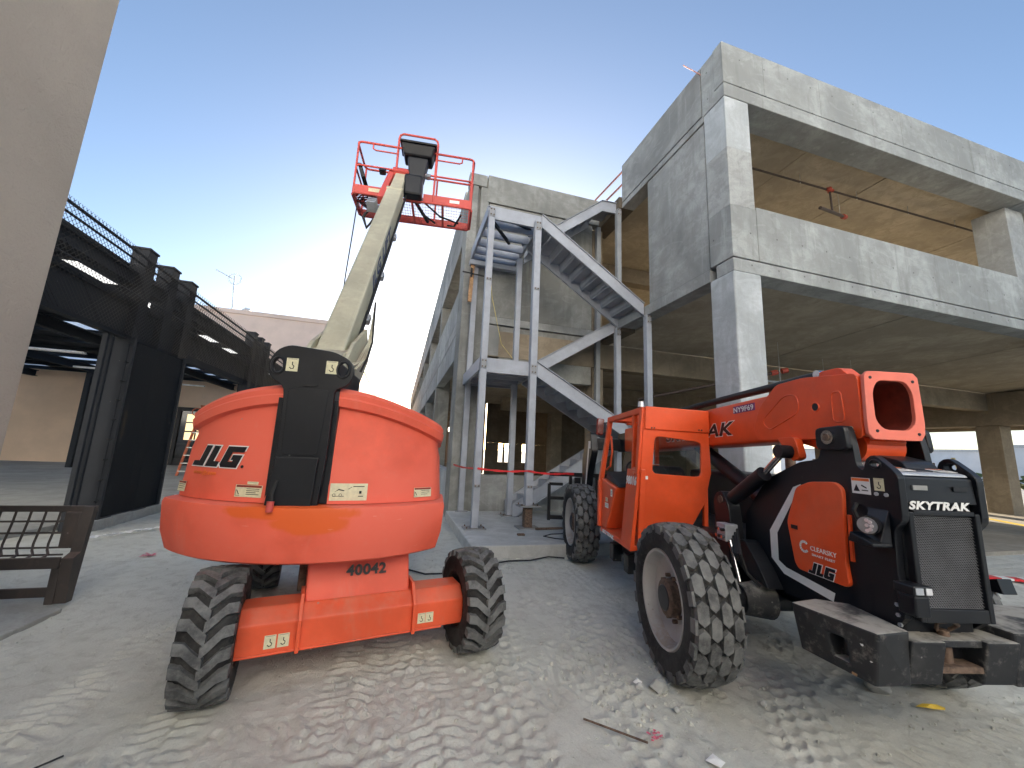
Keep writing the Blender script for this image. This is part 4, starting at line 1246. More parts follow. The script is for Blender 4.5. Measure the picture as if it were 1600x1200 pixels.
# counterweight: curved casting
def arc_plan(hx, ye, yc, n):
    """points from (-hx,ye) through (0,yc) to (hx,ye)"""
    sg = ye - yc; R = (hx * hx + sg * sg) / (2 * sg); a = math.asin(min(1, hx / R))
    return [(R * math.sin(-a + 2 * a * i / n), yc + R - R * math.cos(-a + 2 * a * i / n)) for i in range(n + 1)]
def casting(levels, n=28, back=-.28):
    mb = MB(TF); rings = []
    for (z, hx, ye, yc) in levels:
        ring = [(x, y, z) for x, y in arc_plan(hx, ye, yc, n)]
        rings.append([(-hx, back, z)] + ring + [(hx, back, z)])
    k = len(rings[0]); vs = [p for r in rings for p in r]; fs = []
    for a in range(len(rings) - 1):
        for i in range(k):
            j = (i + 1) % k
            fs.append((a * k + i, a * k + j, (a + 1) * k + j, (a + 1) * k + i))
    fs.append(tuple(range(k))[::-1]); fs.append(tuple(range((len(rings) - 1) * k, len(rings) * k)))
    mb.add(vs, fs)
    return mb
cw = casting([(.845, .98, -.80, -1.24), (.862, 1.01, -.82, -1.27), (1.0, 1.045, -.85, -1.30), (1.205, 1.06, -.86, -1.31), (1.235, 1.05, -.855, -1.305), (1.245, 1.015, -.84, -1.28)]).build("counterweight", 'lift_cast', B, 0, True)
# hoods: lofted shells with a proud visor rim
def hood(x0, x1, n=26, side=-1):
    """rear shell between x0 and x1 (x measured at the foot), side = outer side"""
    mb = MB(TF)
    outer = x0 if side < 0 else x1
    cols = []
    # the outside wall first, then the rear curve
    base = [(outer, y) for y in np.linspace(.75, -.62, 8)]
    arc_ = [p for p in arc_plan(1.02, -.78, -1.20, 70)]
    rear = [p for p in arc_ if (p[0] >= x0 - 1e-6 and p[0] <= x1 + 1e-6)]
    if side > 0:
        rear = rear[::-1]
    # round the corner
    cor = [(outer - side * .005, -.68), (outer - side * .012, -.73)]
    rear = [p for p in rear if abs(p[0]) < abs(outer) - .03]
    path = base + cor + rear
    for (x, y) in path:
        d_ = Vector((x, y + .1)).normalized()
        k = abs(x) / 1.02
        zt = 2.135 - .235 * k ** 2.2 - max(0, (y + .4)) * .04
        prof = [(1.25, 0.0), (1.30, .002), (1.25 + (zt - 1.25) * .55, .03), (zt - .20, .055), (zt - .165, .05), (zt - .150, .012), (zt - .09, .002), (zt - .075, .012), (zt - .04, .008), (zt - .01, .03), (zt, .07), (zt + .012, .25), (zt + .015, .45)]
        cols.append([(x - d_.x * o, y - d_.y * o, z) for z, o in prof])
    m_ = len(cols[0]); vs = [p for c_ in cols for p in c_]; fs = []
    for a in range(len(cols) - 1):
        for i in range(m_ - 1):
            fs.append((a * m_ + i, a * m_ + i + 1, (a + 1) * m_ + i + 1, (a + 1) * m_ + i))
    mb.add(vs, fs)
    # thickness at the inner edge: return wall going forward
    edge = cols[-1]
    inn = [(p[0], p[1] + .35, p[2]) for p in edge]
    k0 = len(edge)
    mb.add(edge + inn, [(i, i + 1, k0 + i + 1, k0 + i) for i in range(k0 - 1)])
    return mb.build("hood", 'lift_orange', B, 0, True)
hl = hood(-1.02, -.185, side=-1)
hr = hood(.17, 1.02, side=1)
# core behind the shells so no light leaks through
MB(TF).box((-.93, -.75, .90), (.93, .8, 1.75)).build("engine_bay", 'black', B)
# upright between the hoods: black plate with lifting ears
def hood_face(x, z, lift=.0):
    """point and frame on the rear of the hood at x,z (turntable space)"""
    arc_ = arc_plan(1.02, -.78, -1.20, 70)
    y = float(np.interp(x, [p[0] for p in arc_], [p[1] for p in arc_]))
    k = abs(x) / 1.02; zt = 2.135 - .235 * k ** 2.2
    o = .03 * min(1, (z - 1.25) / ((zt - 1.25) * .55)); 
    d_ = Vector((x, y + .1)).normalized()
    return Vector((x - d_.x * (o - lift), y - d_.y * (o - lift), z))
def hood_frame(xa, xb, z, h, lift=.006):
    p, q = hood_face(xa, z, lift), hood_face(xb, z, lift)
    t = hood_face(xa, z + h, lift)
    f = face_frame(p, q - p, t - p)
    return TF @ f, (q - p).length
def on_hood(o, x, z, lift):
    """lay a flat lettering mesh (drawn in x,y) on the curved rear of the hood"""
    for v in o.data.vertices:
        v.co = TF @ hood_face(x + v.co.x, z + v.co.y, lift + v.co.z)
    return o
I4 = Matrix.Identity(4)
on_hood(logo_mesh(hl, I4, .455, 'white', .002, .05, "lettering_outline"), -.885, 1.485, .008)
on_hood(logo_mesh(hl, I4, .455, 'ink', .002), -.885, 1.485, .011)
on_hood(MB(I4).cyl((.45, .012, -.001), (.45, .012, .001), .011, n=14).build("lettering", 'ink', hl), -.885, 1.485, .010)
on_hood(text_mesh("lettering", "www.jlg.com", 'hazard', hl, I4, .045, .2, .001, .002, width=.22), -.86, 1.425, .006)
fm, L_ = hood_frame(-.45, -.255, 1.285, .10, .007); decal(hl, fm, L_, .085, lines=4, head='decal_red', pict=True)
fm, L_ = hood_frame(-.37, -.29, 1.375, .03, .007); decal(hl, fm, L_, .02, lines=1)
fm, L_ = hood_frame(-.985, -.90, 1.285, .10, .010); decal(hl, fm, L_, .075, lines=3, head='decal_red')
fm, L_ = hood_frame(.205, .46, 1.275, .12, .006); dd_ = decal(hr, fm, L_, .125, lines=0)
mb = MB(fm)
mb.box((.02, .03, .002), (.10, .034, .003)); mb.prism([(.03, .06), (.06, .085), (.10, .075), (.10, .068), (.06, .076)], 'z', .002, .003)
for i in range(2):
    for r_ in (.010,):
        mb.tube([(.03 + .045 * i + r_ * math.cos(t), .04 + r_ * math.sin(t), .003) for t in np.linspace(0, 6.28, 11)[:-1]], .002, 4, closed=True)
mb.box((.20, .028, .002), (.235, .034, .003)); mb.box((.205, .05, .002), (.222, .07, .003)); mb.box((.16, .10, .002), (.24, .106, .003)); mb.prism([(.125, .085), (.15, .10), (.152, .097), (.127, .082)], 'z', .002, .003)
mb.build("print", 'ink', dd_)
fm, L_ = hood_frame(.80, .935, 1.285, .10, .010); decal(hr, fm, L_, .075, lines=3, head='decal_red', pict=True)
up = thing  # (name kept free)
pl_poly = rounded([(-.20, 1.20), (.135, 1.20), (.165, 1.62), (.165, 2.10), (.255, 2.13), (.295, 2.22), (.265, 2.33), (.14, 2.39), (-.19, 2.42), (-.275, 2.375), (-.325, 2.27), (-.30, 2.16), (-.19, 2.10), (-.18, 1.62)], .05, 3)
mst = MB(TF)
mst.prism(pl_poly, 'y', -1.235, -1.19)
mst = mst.build("mast_plate", 'black', B, .006)
ct = MB(TF)
for x in (-.25, .212):
    ct.prism(circle(x, 2.255, .040, .058), 'y', -1.4, -1.0)
cut(mst, ct)
# lifting eyes as proud rings with a dark hollow
for x in (-.25, .212):
    MB(TF).tube([(x + .043 * math.cos(t), -1.238, 2.255 + .061 * math.sin(t)) for t in np.linspace(0, 6.283, 25)[:-1]], .010, 6, closed=True).build("eye_rim", 'black', mst, 0, True)
for x in (-.195, .085):
    hook_decal(mst, TF @ face_frame((x, -1.2365, 2.215), (1, 0, 0), (0, 0, 1)), .10)
MB(TF).prism(rounded([(-.145, 1.60), (.10, 1.60), (.13, 2.09), (-.155, 2.09)], .03, 3), 'y', -1.243, -1.2355).build("cover", 'black', mst, .004)
MB(TF).prism([(-.205, 1.215), (.10, 1.22), (.12, 1.585), (-.175, 1.585)], 'y', -1.262, -1.236).build("lower_cover", 'black', mst, .008)
MB(TF).box((-.06, -1.247, 2.11), (.04, -1.236, 2.125)).build("slot", 'ink', mst)
for x in (-.20, .16):
    MB(TF).box((x - .035, -1.18, 1.25), (x + .035, -.75, 2.02)).build("side_web", 'black', mst, .004)
MB(TF).box((-.19, -1.18, 2.10), (.16, -.3, 2.34)).build("turret_top", 'black', B, .02)
MB(TF).tube([(-.135, -1.27, 1.42), (-.15, -1.29, 1.33), (-.14, -1.30, 1.25)], .012, 6).build("cord", 'cable', mst, 0, True)
MB(TF).cyl((-.14, -1.315, 1.28), (-.14, -1.32, 1.21), .024, .022).build("plug", 'basket_red', mst, 0, True)

# telescopic boom
p_base = Vector((-.06, -.55, 2.52)); p_tip = Vector((-.045, 2.33, 6.50))
bd_ = (p_tip - p_base).normalized(); br_ = Vector((1, 0, 0)); br_ = (br_ - bd_ * br_.dot(bd_)).normalized(); bu_ = br_.cross(bd_)   # bu_ = normal of the upper face
BF = TF @ frame(p_base, br_, bd_, bu_)
Lb = (p_tip - p_base).length
bo = MB(BF)
bo.prism(rounded([(-.125, -.165), (.125, -.165), (.125, .115), (-.125, .115)], .03, 3), 'y', -.15, Lb - .75)
bo = bo.build("boom", 'cream', B, .004)
MB(BF).prism(rounded([(-.098, -.13), (.098, -.13), (.098, .09), (-.098, .09)], .02, 3), 'y', Lb - .76, Lb + .12).build("fly_boom", 'cream', B, .004)
MB(BF).box((-.133, Lb - .80, -.173), (.133, Lb - .74, .123)).build("wear_collar", 'cream', bo, .008)
# turntable-side root of the boom: flared cheeks and hoses
MB(TF).prism([(-.95, 2.30), (-.2, 2.30), (.15, 2.62), (-.1, 2.92), (-.62, 2.62)], 'x', -.25, -.215).build("boom_cheek", 'cream', B, .006)
MB(TF).prism([(-.95, 2.30), (-.2, 2.30), (.15, 2.62), (-.1, 2.92), (-.62, 2.62)], 'x', .10, .135).build("boom_cheek", 'cream', B, .006)
MB(TF).hexa([(-.215, -1.0, 2.38), (.10, -1.0, 2.38), (.10, -.50, 2.52), (-.215, -.50, 2.52)], [(-.215, -1.0, 2.41), (.10, -1.0, 2.41), (.10, -.50, 2.60), (-.215, -.50, 2.60)]).build("boom_root", 'cream', B, .006)
for i in range(4):
    MB(TF).tube([(.12 + .03 * i, -.9 + .1 * i, 2.36), (.17 + .03 * i, -.6, 2.44 + .02 * i), (.18 + .012 * i, -.2, 2.75), (.15, .1, 3.15 + .05 * i)], .012, 6).build("hose", 'cable' if i == 3 else 'cream', B, 0, True)
for i in range(3):
    MB(BF).tube([(.14, .2, -.10 - .025 * i), (.145, Lb * .5, -.11 - .025 * i), (.143, Lb - .4, -.10 - .02 * i)], .010, 6).build("hose", 'cable', bo, 0, True)
for k, s_ in enumerate((.75, 1.7, 2.85)):
    MB(BF).box((.125, s_, -.20), (.18, s_ + .12, -.13)).build("hose_clamp", 'galv', bo, .006)
# text runs up the right side
text_mesh("lettering", "JLG LIFT", 'blue_ink', bo, BF @ face_frame((0.1255, 1.25, -.10), (0, 1, 0), (0, 0, 1)) @ Matrix.Translation((0, 0, .002)), .22, .2, .006, .003, width=1.55)
# red arm and head at the tip
MB(BF).prism([(-.125, -.05), (-.225, -.05), (-.225, .09), (-.125, .09)], 'y', Lb - 1.15, Lb + .18).build("levelling_arm", 'basket_red', B, .012)
MB(BF).box((-.16, Lb + .05, -.02), (.14, Lb + .22, .14)).build("boom_head", 'basket_red', B, .015)
for k in range(3):
    MB(BF).box((-.36, Lb - 1.33 + k * .07, -.12), (-.22, Lb - 1.29 + k * .07, .05)).build("cable_carrier_link", 'galv', B, .006)
MB(BF).tube([(-.33, Lb - 1.2, -.1), (-.42, Lb - 1.35, -.2), (-.34, Lb - 1.55, -.28), (-.25, Lb - 1.4, -.2)], .025, 6).build("hose", 'cable', B, 0, True)
MB(BF).tube([(-.05, Lb + .1, -.1), (.1, Lb + .35, -.15), (.2, Lb + .1, -.35), (.3, Lb + .4, -.3)], .03, 6).build("hose", 'cable', B, 0, True)

# basket
KB = BO @ yaw_frame((-1.19, 6.82, 6.10), 6.3)     # origin at the near left floor corner
KW, KD, KH = 2.13, .73, 1.03
bk = MB(KB)
bk.tube([(.05, 0, 0), (KW - .05, 0, 0), (KW, .05, 0), (KW, KD - .05, 0), (KW - .05, KD, 0), (.05, KD, 0), (0, KD - .05, 0), (0, .05, 0)], .022, 8, closed=True)
bk = bk.build("floor_frame", 'basket_red', B, 0, True)
for nm, y, x0, x1, z1 in (("toe_board", -.004, .02, .78, .17), ("toe_board", -.004, 1.24, KW - .02, .17), ("toe_board", KD - .006, .02, KW - .02, .15)):
    MB(KB).box((x0, y, .0), (x1, y + .01, z1)).build(nm, 'basket_red', B, .003)
for x in (0, KW):
    MB(KB).box((x - .005, .03, 0), (x + .005, KD - .03, .15)).build("toe_board", 'basket_red', B, .003)
# expanded metal floor
fl = MB(KB)
for k in range(44):
    x = .03 + k * (KW - .06) / 43
    fl.box((x - .002, .02, -.004), (x + .002, KD - .02, .004))
for k in range(8):
    y = .05 + k * (KD - .1) / 7
    fl.box((.02, y - .002, -.008), (KW - .02, y + .002, -.003))
fl.build("floor_grating", 'basket_red', B, kind="stuff")
for x in (.5, 1.05, 1.6):
    MB(KB).bar((x, .02, -.02), (x, KD - .02, -.02), .04, .03).build("floor_joist", 'basket_red', B)
def loop_rail(x0, x1, y0, y1, z):
    r_ = .09
    pts = []
    for (cx_, cy_, a0) in ((x1 - r_, y1 - r_, 0), (x0 + r_, y1 - r_, 90), (x0 + r_, y0 + r_, 180), (x1 - r_, y0 + r_, 270)):
        for k in range(5):
            a = math.radians(a0 + 22.5 * k)
            pts.append((cx_ + r_ * math.cos(a), cy_ + r_ * math.sin(a), z))
    return pts
for z, r_ in ((KH, .021), (.56, .018)):
    MB(KB).tube(loop_rail(0, KW, 0, KD, z), r_, 8, closed=True).build("rail", 'basket_red', B, 0, True)
for (x, y) in ((.02, .02), (KW - .02, .02), (.02, KD - .02), (KW - .02, KD - .02), (.72, 0), (1.42, 0), (1.42, KD), (.72, KD)):
    MB(KB).cyl((x, y, 0), (x, y, KH), .019, n=8).build("stanchion", 'basket_red', B, 0, True)
# tall hoop over the control console
MB(KB).tube([(.72, 0, .5), (.72, 0, 1.22), (.735, 0, 1.29), (.79, 0, 1.33), (1.36, 0, 1.33), (1.415, 0, 1.29), (1.43, 0, 1.22), (1.43, 0, .5)], .021, 8).build("hoop", 'basket_red', B, 0, True)
for x0, x1 in ((.28, .70), (1.45, 1.90)):
    zz = .90
    MB(KB).tube([(x0, .0, KH), (x0, 0, zz + .03), (x0 + .05, 0, zz), (x1, 0, zz)] if x0 < 1 else [(x1, 0, KH), (x1, 0, zz + .03), (x1 - .05, 0, zz), (x0, 0, zz)], .014, 8).build("hand_rail", 'basket_red', B, 0, True)
con = MB(KB).hexa([(.84, -.08, .86), (1.34, -.08, .86), (1.34, .22, .84), (.84, .22, .84)], [(.78, -.16, 1.05), (1.40, -.16, 1.05), (1.40, .22, 1.12), (.78, .22, 1.12)]).build("control_console", 'black', B, .03)
MB(KB).hexa([(.96, -.04, .40), (1.22, -.04, .40), (1.22, .12, .40), (.96, .12, .40)], [(.90, -.06, .86), (1.28, -.06, .86), (1.28, .18, .86), (.90, .18, .86)]).build("console_body", 'black', con, .03)
MB(KB).box((.76, -.18, 1.05), (1.42, .24, 1.09)).build("console_lid", 'black', con, .015)
MB(KB).box((.90, -.20, .0), (1.22, .1, .40)).build("rotator", 'black', B, .04)
for i, (a, b) in enumerate((((1.0, -.05, .15), (1.45, .6, -.02)), ((1.2, 0, .05), (1.9, .5, -.02)), ((.95, -.05, .2), (.5, .5, -.02)), ((1.7, .62, -.02), (1.95, .3, .05)))):
    MB(KB).tube([a, ((a[0] + b[0]) / 2, (a[1] + b[1]) / 2, -.06 - .02 * i), b], .018, 6).build("hose", 'cable', B, 0, True)
MB(KB).bar((1.0, -.1, .1), (1.32, .55, -.05), .05, .05).build("support_arm", 'black', B, .006)
MB(KB).cyl((.50, -.02, .42), (.50, -.09, .48), .055, .065).build("work_lamp", 'ink', B, 0, True)
MB(KB).cyl((1.30, -.02, .47), (1.30, -.08, .50), .045, .055).build("work_lamp", 'alu', B, 0, True)
decal(B, KB @ face_frame((.28, -.005, .06), (1, 0, 0), (0, 0, 1)), .20, .07, 'decal_cream')
decal(B, KB @ face_frame((1.72, -.005, .06), (1, 0, 0), (0, 0, 1)), .18, .06, 'white')
MB(KB).hexa([(.12, .02, .35), (.2, .02, .35), (.2, .3, .35), (.12, .3, .35)], [(.03, .02, .62), (.1, .02, .62), (.1, .3, .62), (.03, .3, .62)]).build("tool_tray", 'ink', B, .01)
# bundle of cable on the basket floor
bn = MB(KB)
for k in range(9):
    a = k * .7
    bn.tube([(.32 + .2 * math.cos(a + t) * (1 + .1 * k % 3), .35 + .17 * math.sin(a + t), .03 + .012 * k + .02 * math.sin(3 * t)) for t in np.linspace(0, 5.2, 14)], .013, 5)
o = bn.build("cable_coil", 'cable', None, 0, True)
o.matrix_world = Matrix.Translation(BT); tag(o, "dark coil of cable lying on the left floor of the raised basket", "cable")
o = MB().tube([(-1.10, 7.0, 6.05), (-1.12, 7.0, 5.4), (-1.15, 7.02, 4.7), (-1.17, 7.05, 4.05)], .011, 6).build("hanging_cable", 'cable', None, 0, True)
tag(o, "black cable hanging down from the raised basket's left corner", "cable")

# ------------------------------------------------------------------ telehandler
TO = Vector((3.30, 2.53, 0))
T = thing("telehandler", "orange and black telehandler with its tail and radiator toward the camera", "telehandler", TO)
TL = offs(T) @ yaw_frame(TO, 12.5)
for (x, y, sd_, dt, R_) in ((-1.025, .14, -1, True, .585), (-1.08, 3.40, -1, True, .608), (0.98, 0.17, 1, False, .585), (0.95, 3.40, 1, False, .608)):
    make_wheel(T, TL, (x, y, R_ - .012), R_, .355, .365, sd_, 'hex', 'rim', .4 * y + .1, dt)
MB(TL).cyl((-.88, .15, .575), (.8, .15, .575), .085, n=24).build("rear_axle", 'black', T, 0, True)
MB(TL).cyl((-.52, .15, .575), (-.28, .15, .575), .115, .15, n=24).build("axle_housing", 'black_dusty', T, 0, True)
MB(TL).cyl((-.88, 3.4, .615), (.8, 3.4, .615), .105, n=24).build("front_axle", 'black', T, 0, True)
MB(TL).box((-.42, .4, .50), (.42, 3.7, .98)).build("frame", 'black', T, .02)
MB(TL).box((-.222, -.9, .62), (.222, .45, 1.0)).build("rear_frame", 'black', T, .02)
side = rounded([(.40, .92), (.38, 1.24), (.24, 1.38), (.14, 1.49), (.02, 1.58), (-.29, 1.71), (-.47, 1.735), (-.49, 1.80), (-.50, 1.86), (-.545, 1.955), (-.72, 1.965), (-.745, 1.84), (-.76, 1.70), (-.80, 1.665), (-.825, 1.75), (-.88, 1.775), (-.98, 1.69), (-1.01, 1.655), (-1.01, 1.40), (-.955, 1.34), (-.945, 1.10), (-.965, .97), (-.96, .86), (-.88, .78), (-.42, .74), (-.06, .68), (.28, .86)], .03, 2)
for s in (-1, 1):
    nm = MB(TL)
    nm.prism(side, 'x', s * .27, s * .225)
    nm = nm.build("side_plate", 'black', T, .004)
    cut(nm, MB(TL).prism(circle(-.885, 1.715, .034, .025, 20), 'x', s * .4, s * .1))
    MB(TL).tube([(s * .272, -.885 + .033 * math.cos(t), 1.715 + .024 * math.sin(t)) for t in np.linspace(0, 6.283, 21)[:-1]], .007, 6, closed=True).build("eye_rim", 'black', nm, 0, True)
    # pivot tower boss and pin
    MB(TL).prism(rounded([(-.50, 1.80), (-.50, 1.955), (-.735, 1.965), (-.75, 1.80)], .04, 3), 'x', s * .31, s * .268).build("pivot_boss", 'black', nm, .01)
    MB(TL).cyl((s * .30, -.625, 1.885), (s * .335, -.625, 1.885), .048, n=24).build("pivot_pin", 'chrome', nm, 0, True)
    MB(TL).cyl((s * .33, -.625, 1.885), (s * .345, -.625, 1.885), .024, n=16).build("pin_bolt", 'hub_rust', nm, 0, True)
MB(TL).prism(rounded([(.40, .92), (.30, 1.02), (.22, 1.02), (.05, .84), (-.05, .70), (.28, .80)], .03, 2), 'x', -.40, -.272).build("wheel_arch", 'black', T, .006)
pnl = MB(TL).prism(rounded([(-.27, 1.52), (-.40, 1.57), (-.61, 1.585), (-.665, 1.545), (-.64, 1.07), (-.655, .945), (-.63, .92), (-.24, .92), (-.205, .96), (-.155, 1.25)], .035, 3), 'x', -.298, -.268).build("side_door", 'tele_orange', T, .006)
MB(TL).box((-.304, -.26, 1.205), (-.297, -.20, 1.235)).build("latch", 'ink', pnl, .002)
MB(TL).prism([(-.665, 1.09), (-.685, 1.09), (-.69, 1.38), (-.672, 1.38)], 'x', -.285, -.266).build("door_edge", 'tele_orange', T)
stripe = [(-.215, 1.515), (-.295, 1.545), (-.012, 1.135), (-.008, .925), (-.085, .89), (-.515, .845), (-.495, .785), (-.055, .835), (.072, .925), (.072, 1.14)]
MB(TL).add([(-.2735, y, z) for y, z in stripe], [(0, 1, 2, 9), (9, 2, 3, 8), (8, 3, 4, 7), (7, 4, 5, 6)]).build("stripe", 'white', T)
LS = TL @ face_frame((-.2985, -.365, 1.085), (0, -1, 0), (0, 0, 1))
text_mesh("lettering", "CLEARSKY", 'white', pnl, LS @ Matrix.Translation((0, 0, .001)), .044, 0, .0004, .002, width=.215)
text_mesh("lettering", "SMART FLEET", 'white', pnl, LS @ Matrix.Translation((.01, -.035, .001)), .022, 0, .0002, .002, width=.19)
lg = MB(LS)
for k in range(11):
    a0, a1 = math.radians(40 + k * 26), math.radians(40 + k * 26 + 22)
    lg.add([(-.055 + r * math.cos(a), .012 + r * math.sin(a), .001) for r, a in ((.026, a0), (.044, a0), (.044, a1), (.026, a1))], [(0, 1, 2, 3)])
lg.build("emblem", 'white', pnl)
LJ = TL @ face_frame((-.2985, -.335, .928), (0, -1, 0), (0, 0, 1))
logo_mesh(pnl, LJ @ Matrix.Translation((0, 0, .001)), .225, 'white', .002, .075, "lettering_outline")
logo_mesh(pnl, LJ @ Matrix.Translation((0, 0, .003)), .225, 'ink', .003)
LW = TL @ face_frame((-.2715, -.715, 1.525), (0, -1, 0), (0, 0, 1))
wd = decal(T, LW, .125, .10, 'white', lines=0, head='hazard')
mb = MB(LW); mb.add([(.012, .015, .003), (.055, .015, .003), (.0335, .06, .003)], [(0, 1, 2)]); mb.box((.068, .02, .0025), (.11, .026, .0035)); mb.prism([(.066, .05), (.10, .035), (.102, .042), (.07, .058)], 'z', .0025, .0035)
mb.build("print", 'ink', wd)
hook_decal(T, TL @ face_frame((-.2715, -.865, 1.555), (0, -1, 0), (0, 0, 1)), .075)
for (y, z) in ((-.875, 1.535), (-.935, 1.535), (-.925, .925), (-.925, .87), (-.93, .82)):
    MB(TL).cyl((-.268, y, z), (-.279, y, z), .012, n=6).build("bolt", 'galv', T)
# tail lamp recess
MB(TL).hexa([(-.275, -.94, 1.24), (-.275, -.79, 1.24), (-.27, -.79, 1.45), (-.27, -.94, 1.45)], [(-.34, -.93, 1.26), (-.34, -.82, 1.28), (-.272, -.82, 1.44), (-.272, -.93, 1.44)]).build("lamp_bracket", 'black', T, .01)
lm = MB(TL).cyl((-.33, -.875, 1.355), (-.375, -.895, 1.352), .052, .056, n=28).build("lamp", 'ink', T, 0, True)
MB(TL).cyl((-.374, -.895, 1.352), (-.380, -.898, 1.352), .048, n=28).build("lens", 'grille', lm, 0, True)
le = MB(TL)
for k in range(9):
    a = 2 * math.pi * k / 8; r = .030 if k < 8 else 0
    le.cyl((-.379, -.8975 + r * math.cos(a), 1.352 + r * math.sin(a)), (-.384, -.899 + r * math.cos(a), 1.352 + r * math.sin(a)), .0105, n=8)
le.build("led", 'lens_clear', lm)
MB(TL).prism([(-.80, 1.30), (-.94, 1.255), (-.94, 1.235), (-.78, 1.24)], 'x', -.40, -.272).build("lamp_guard", 'black', T, .006)
MB(TL).tube([(-.275, -.74, 1.46), (-.31, -.75, 1.42), (-.30, -.78, 1.33)], .012, 6).build("cable", 'cable', T, 0, True)
# radiator tail
rad = MB(TL).box((-.222, -.97, .86), (.222, -.50, 1.655)).build("hood", 'black', T, .02)
MB(TL).hexa([(-.222, -1.00, 1.50), (.222, -1.00, 1.50), (.222, -.95, 1.50), (-.222, -.95, 1.50)], [(-.222, -.99, 1.648), (.222, -.99, 1.648), (.222, -.95, 1.66), (-.222, -.95, 1.66)]).build("name_panel", 'black', rad, .008)
MB(TL).hexa([(-.222, -.985, 1.655), (.222, -.985, 1.655), (.222, -.60, 1.70), (-.222, -.60, 1.70)], [(-.21, -.97, 1.675), (.21, -.97, 1.675), (.20, -.60, 1.735), (-.20, -.60, 1.735)]).build("hood_lid", 'galv', rad, .012)
MB(TL).hexa([(-.06, -.93, 1.677), (.06, -.93, 1.677), (.03, -.80, 1.694), (-.09, -.80, 1.694)], [(-.06, -.93, 1.69), (.06, -.93, 1.69), (.03, -.80, 1.71), (-.09, -.80, 1.71)]).build("lid_recess", 'ink', rad, .01)
for x in (-.20, .07):
    decal(rad, TL @ face_frame((x, -.95, 1.684), (1, 0, 0), (0, .37, .055)), .12, .10, 'white', lines=3, head='hazard')
for x, m_ in ((-.13, 'con_side'), (.125, 'ink')):
    MB(TL).box((x - .045, -1.004, 1.575), (x + .045, -.996, 1.602)).build("slot", m_, rad)
text_mesh("lettering", "SKYTRAK", 'white', rad, TL @ face_frame((-.235 + .02, -1.003, 1.468), (1, 0, 0), (0, 0, 1)), .062, .22, .0024, .002, width=.385)
for s in (-1, 1):
    MB(TL).box((s * .222, -1.005, .86), (s * .19, -.96, 1.45)).build("grille_frame", 'black', rad, .006)
MB(TL).box((-.19, -1.003, 1.435), (.19, -.97, 1.46)).build("grille_frame", 'black', rad, .004)
MB(TL).box((-.19, -1.003, .86), (.19, -.97, .93)).build("grille_frame", 'black', rad, .004)
gr = MB(TL)
nx_, nz_ = 26, 54
for i in range(nx_):
    for j in range(nz_):
        x = -.188 + (i + .5 * (j % 2)) * .376 / nx_; z = .935 + j * .497 / nz_
        w, h = .0062, .0035
        gr.add([(x - w, -.986, z), (x, -.992, z - h), (x + w, -.986, z), (x, -.980, z + h)], [(0, 1, 2, 3)])
gr.build("grille_mesh", 'grille', rad, kind="stuff")
MB(TL).box((-.19, -.975, .93), (.19, -.972, 1.435)).build("grille_back", 'ink', rad)
# rear marker lamp
for s in (-1,):
    mk = MB(TL).box((s * .30, -1.05, .90), (s * .21, -.95, 1.01)).build("marker_bracket", 'black', T, .01)
    MB(TL).box((s * .315, -1.062, 1.012), (s * .20, -.95, 1.065)).build("marker_housing", 'black', mk, .008)
    MB(TL).box((s * .245, -1.066, 1.022), (s * .21, -1.060, 1.056)).build("lens", 'lens_clear', mk)
    MB(TL).box((s * .305, -1.066, 1.022), (s * .26, -1.060, 1.056)).build("lens", 'galv', mk)
MB(TL).prism([(-.95, 1.08), (-1.0, 1.10), (-1.02, 1.02), (-.95, 1.02)], 'x', .27, .36).build("step_bracket", 'black', T, .004)
# counterweight blocks
def wedge(s):
    top = [(-.67, -.61), (-.45, -.54), (-.272, -.62), (-.31, -1.01), (-.54, -1.055)]
    bot = [(-.60, -.585), (-.45, -.56), (-.272, -.62), (-.31, -.99), (-.525, -1.0)]
    if s > 0:
        top = [(-x * (1.5 if x < -.4 else 1), y) for x, y in top]; bot = [(-x * (1.5 if x < -.4 else 1), y) for x, y in bot]
    return MB(TL).hexa([(x, y, .535) for x, y in bot], [(x, y, .82) for x, y in top]).build("counterweight", 'black_dusty', T, .012)
cwl = wedge(-1); cwr = wedge(1)
MB(TL).hexa([(-.32, -.98, .54), (-.12, -.98, .54), (-.12, -.62, .54), (-.32, -.62, .54)], [(-.32, -1.03, .775), (-.12, -1.03, .775), (-.12, -.62, .775), (-.32, -.62, .775)]).build("tow_block", 'black_dusty', T, .01)
MB(TL).hexa([(.12, -.98, .54), (.32, -.98, .54), (.32, -.62, .54), (.12, -.62, .54)], [(.12, -1.03, .775), (.32, -1.03, .775), (.32, -.62, .775), (.12, -.62, .775)]).build("tow_block", 'black_dusty', T, .01)
MB(TL).box((-.14, -1.0, .735), (.14, -.62, .772)).build("tow_plate", 'black_dusty', T, .006)
MB(TL).box((-.14, -.99, .60), (.14, -.66, .635)).build("tow_plate", 'hub_rust', T, .006)
MB(TL).cyl((-.02, -.93, .62), (-.02, -.93, .80), .028, n=16).build("tow_pin", 'hub_rust', T, 0, True)
MB(TL).tube([(-.06, -.93, .80), (-.07, -.95, .845), (-.02, -.98, .865), (.03, -.97, .84), (.02, -.93, .80)], .010, 6).build("pin_handle", 'hub_rust', T, 0, True)
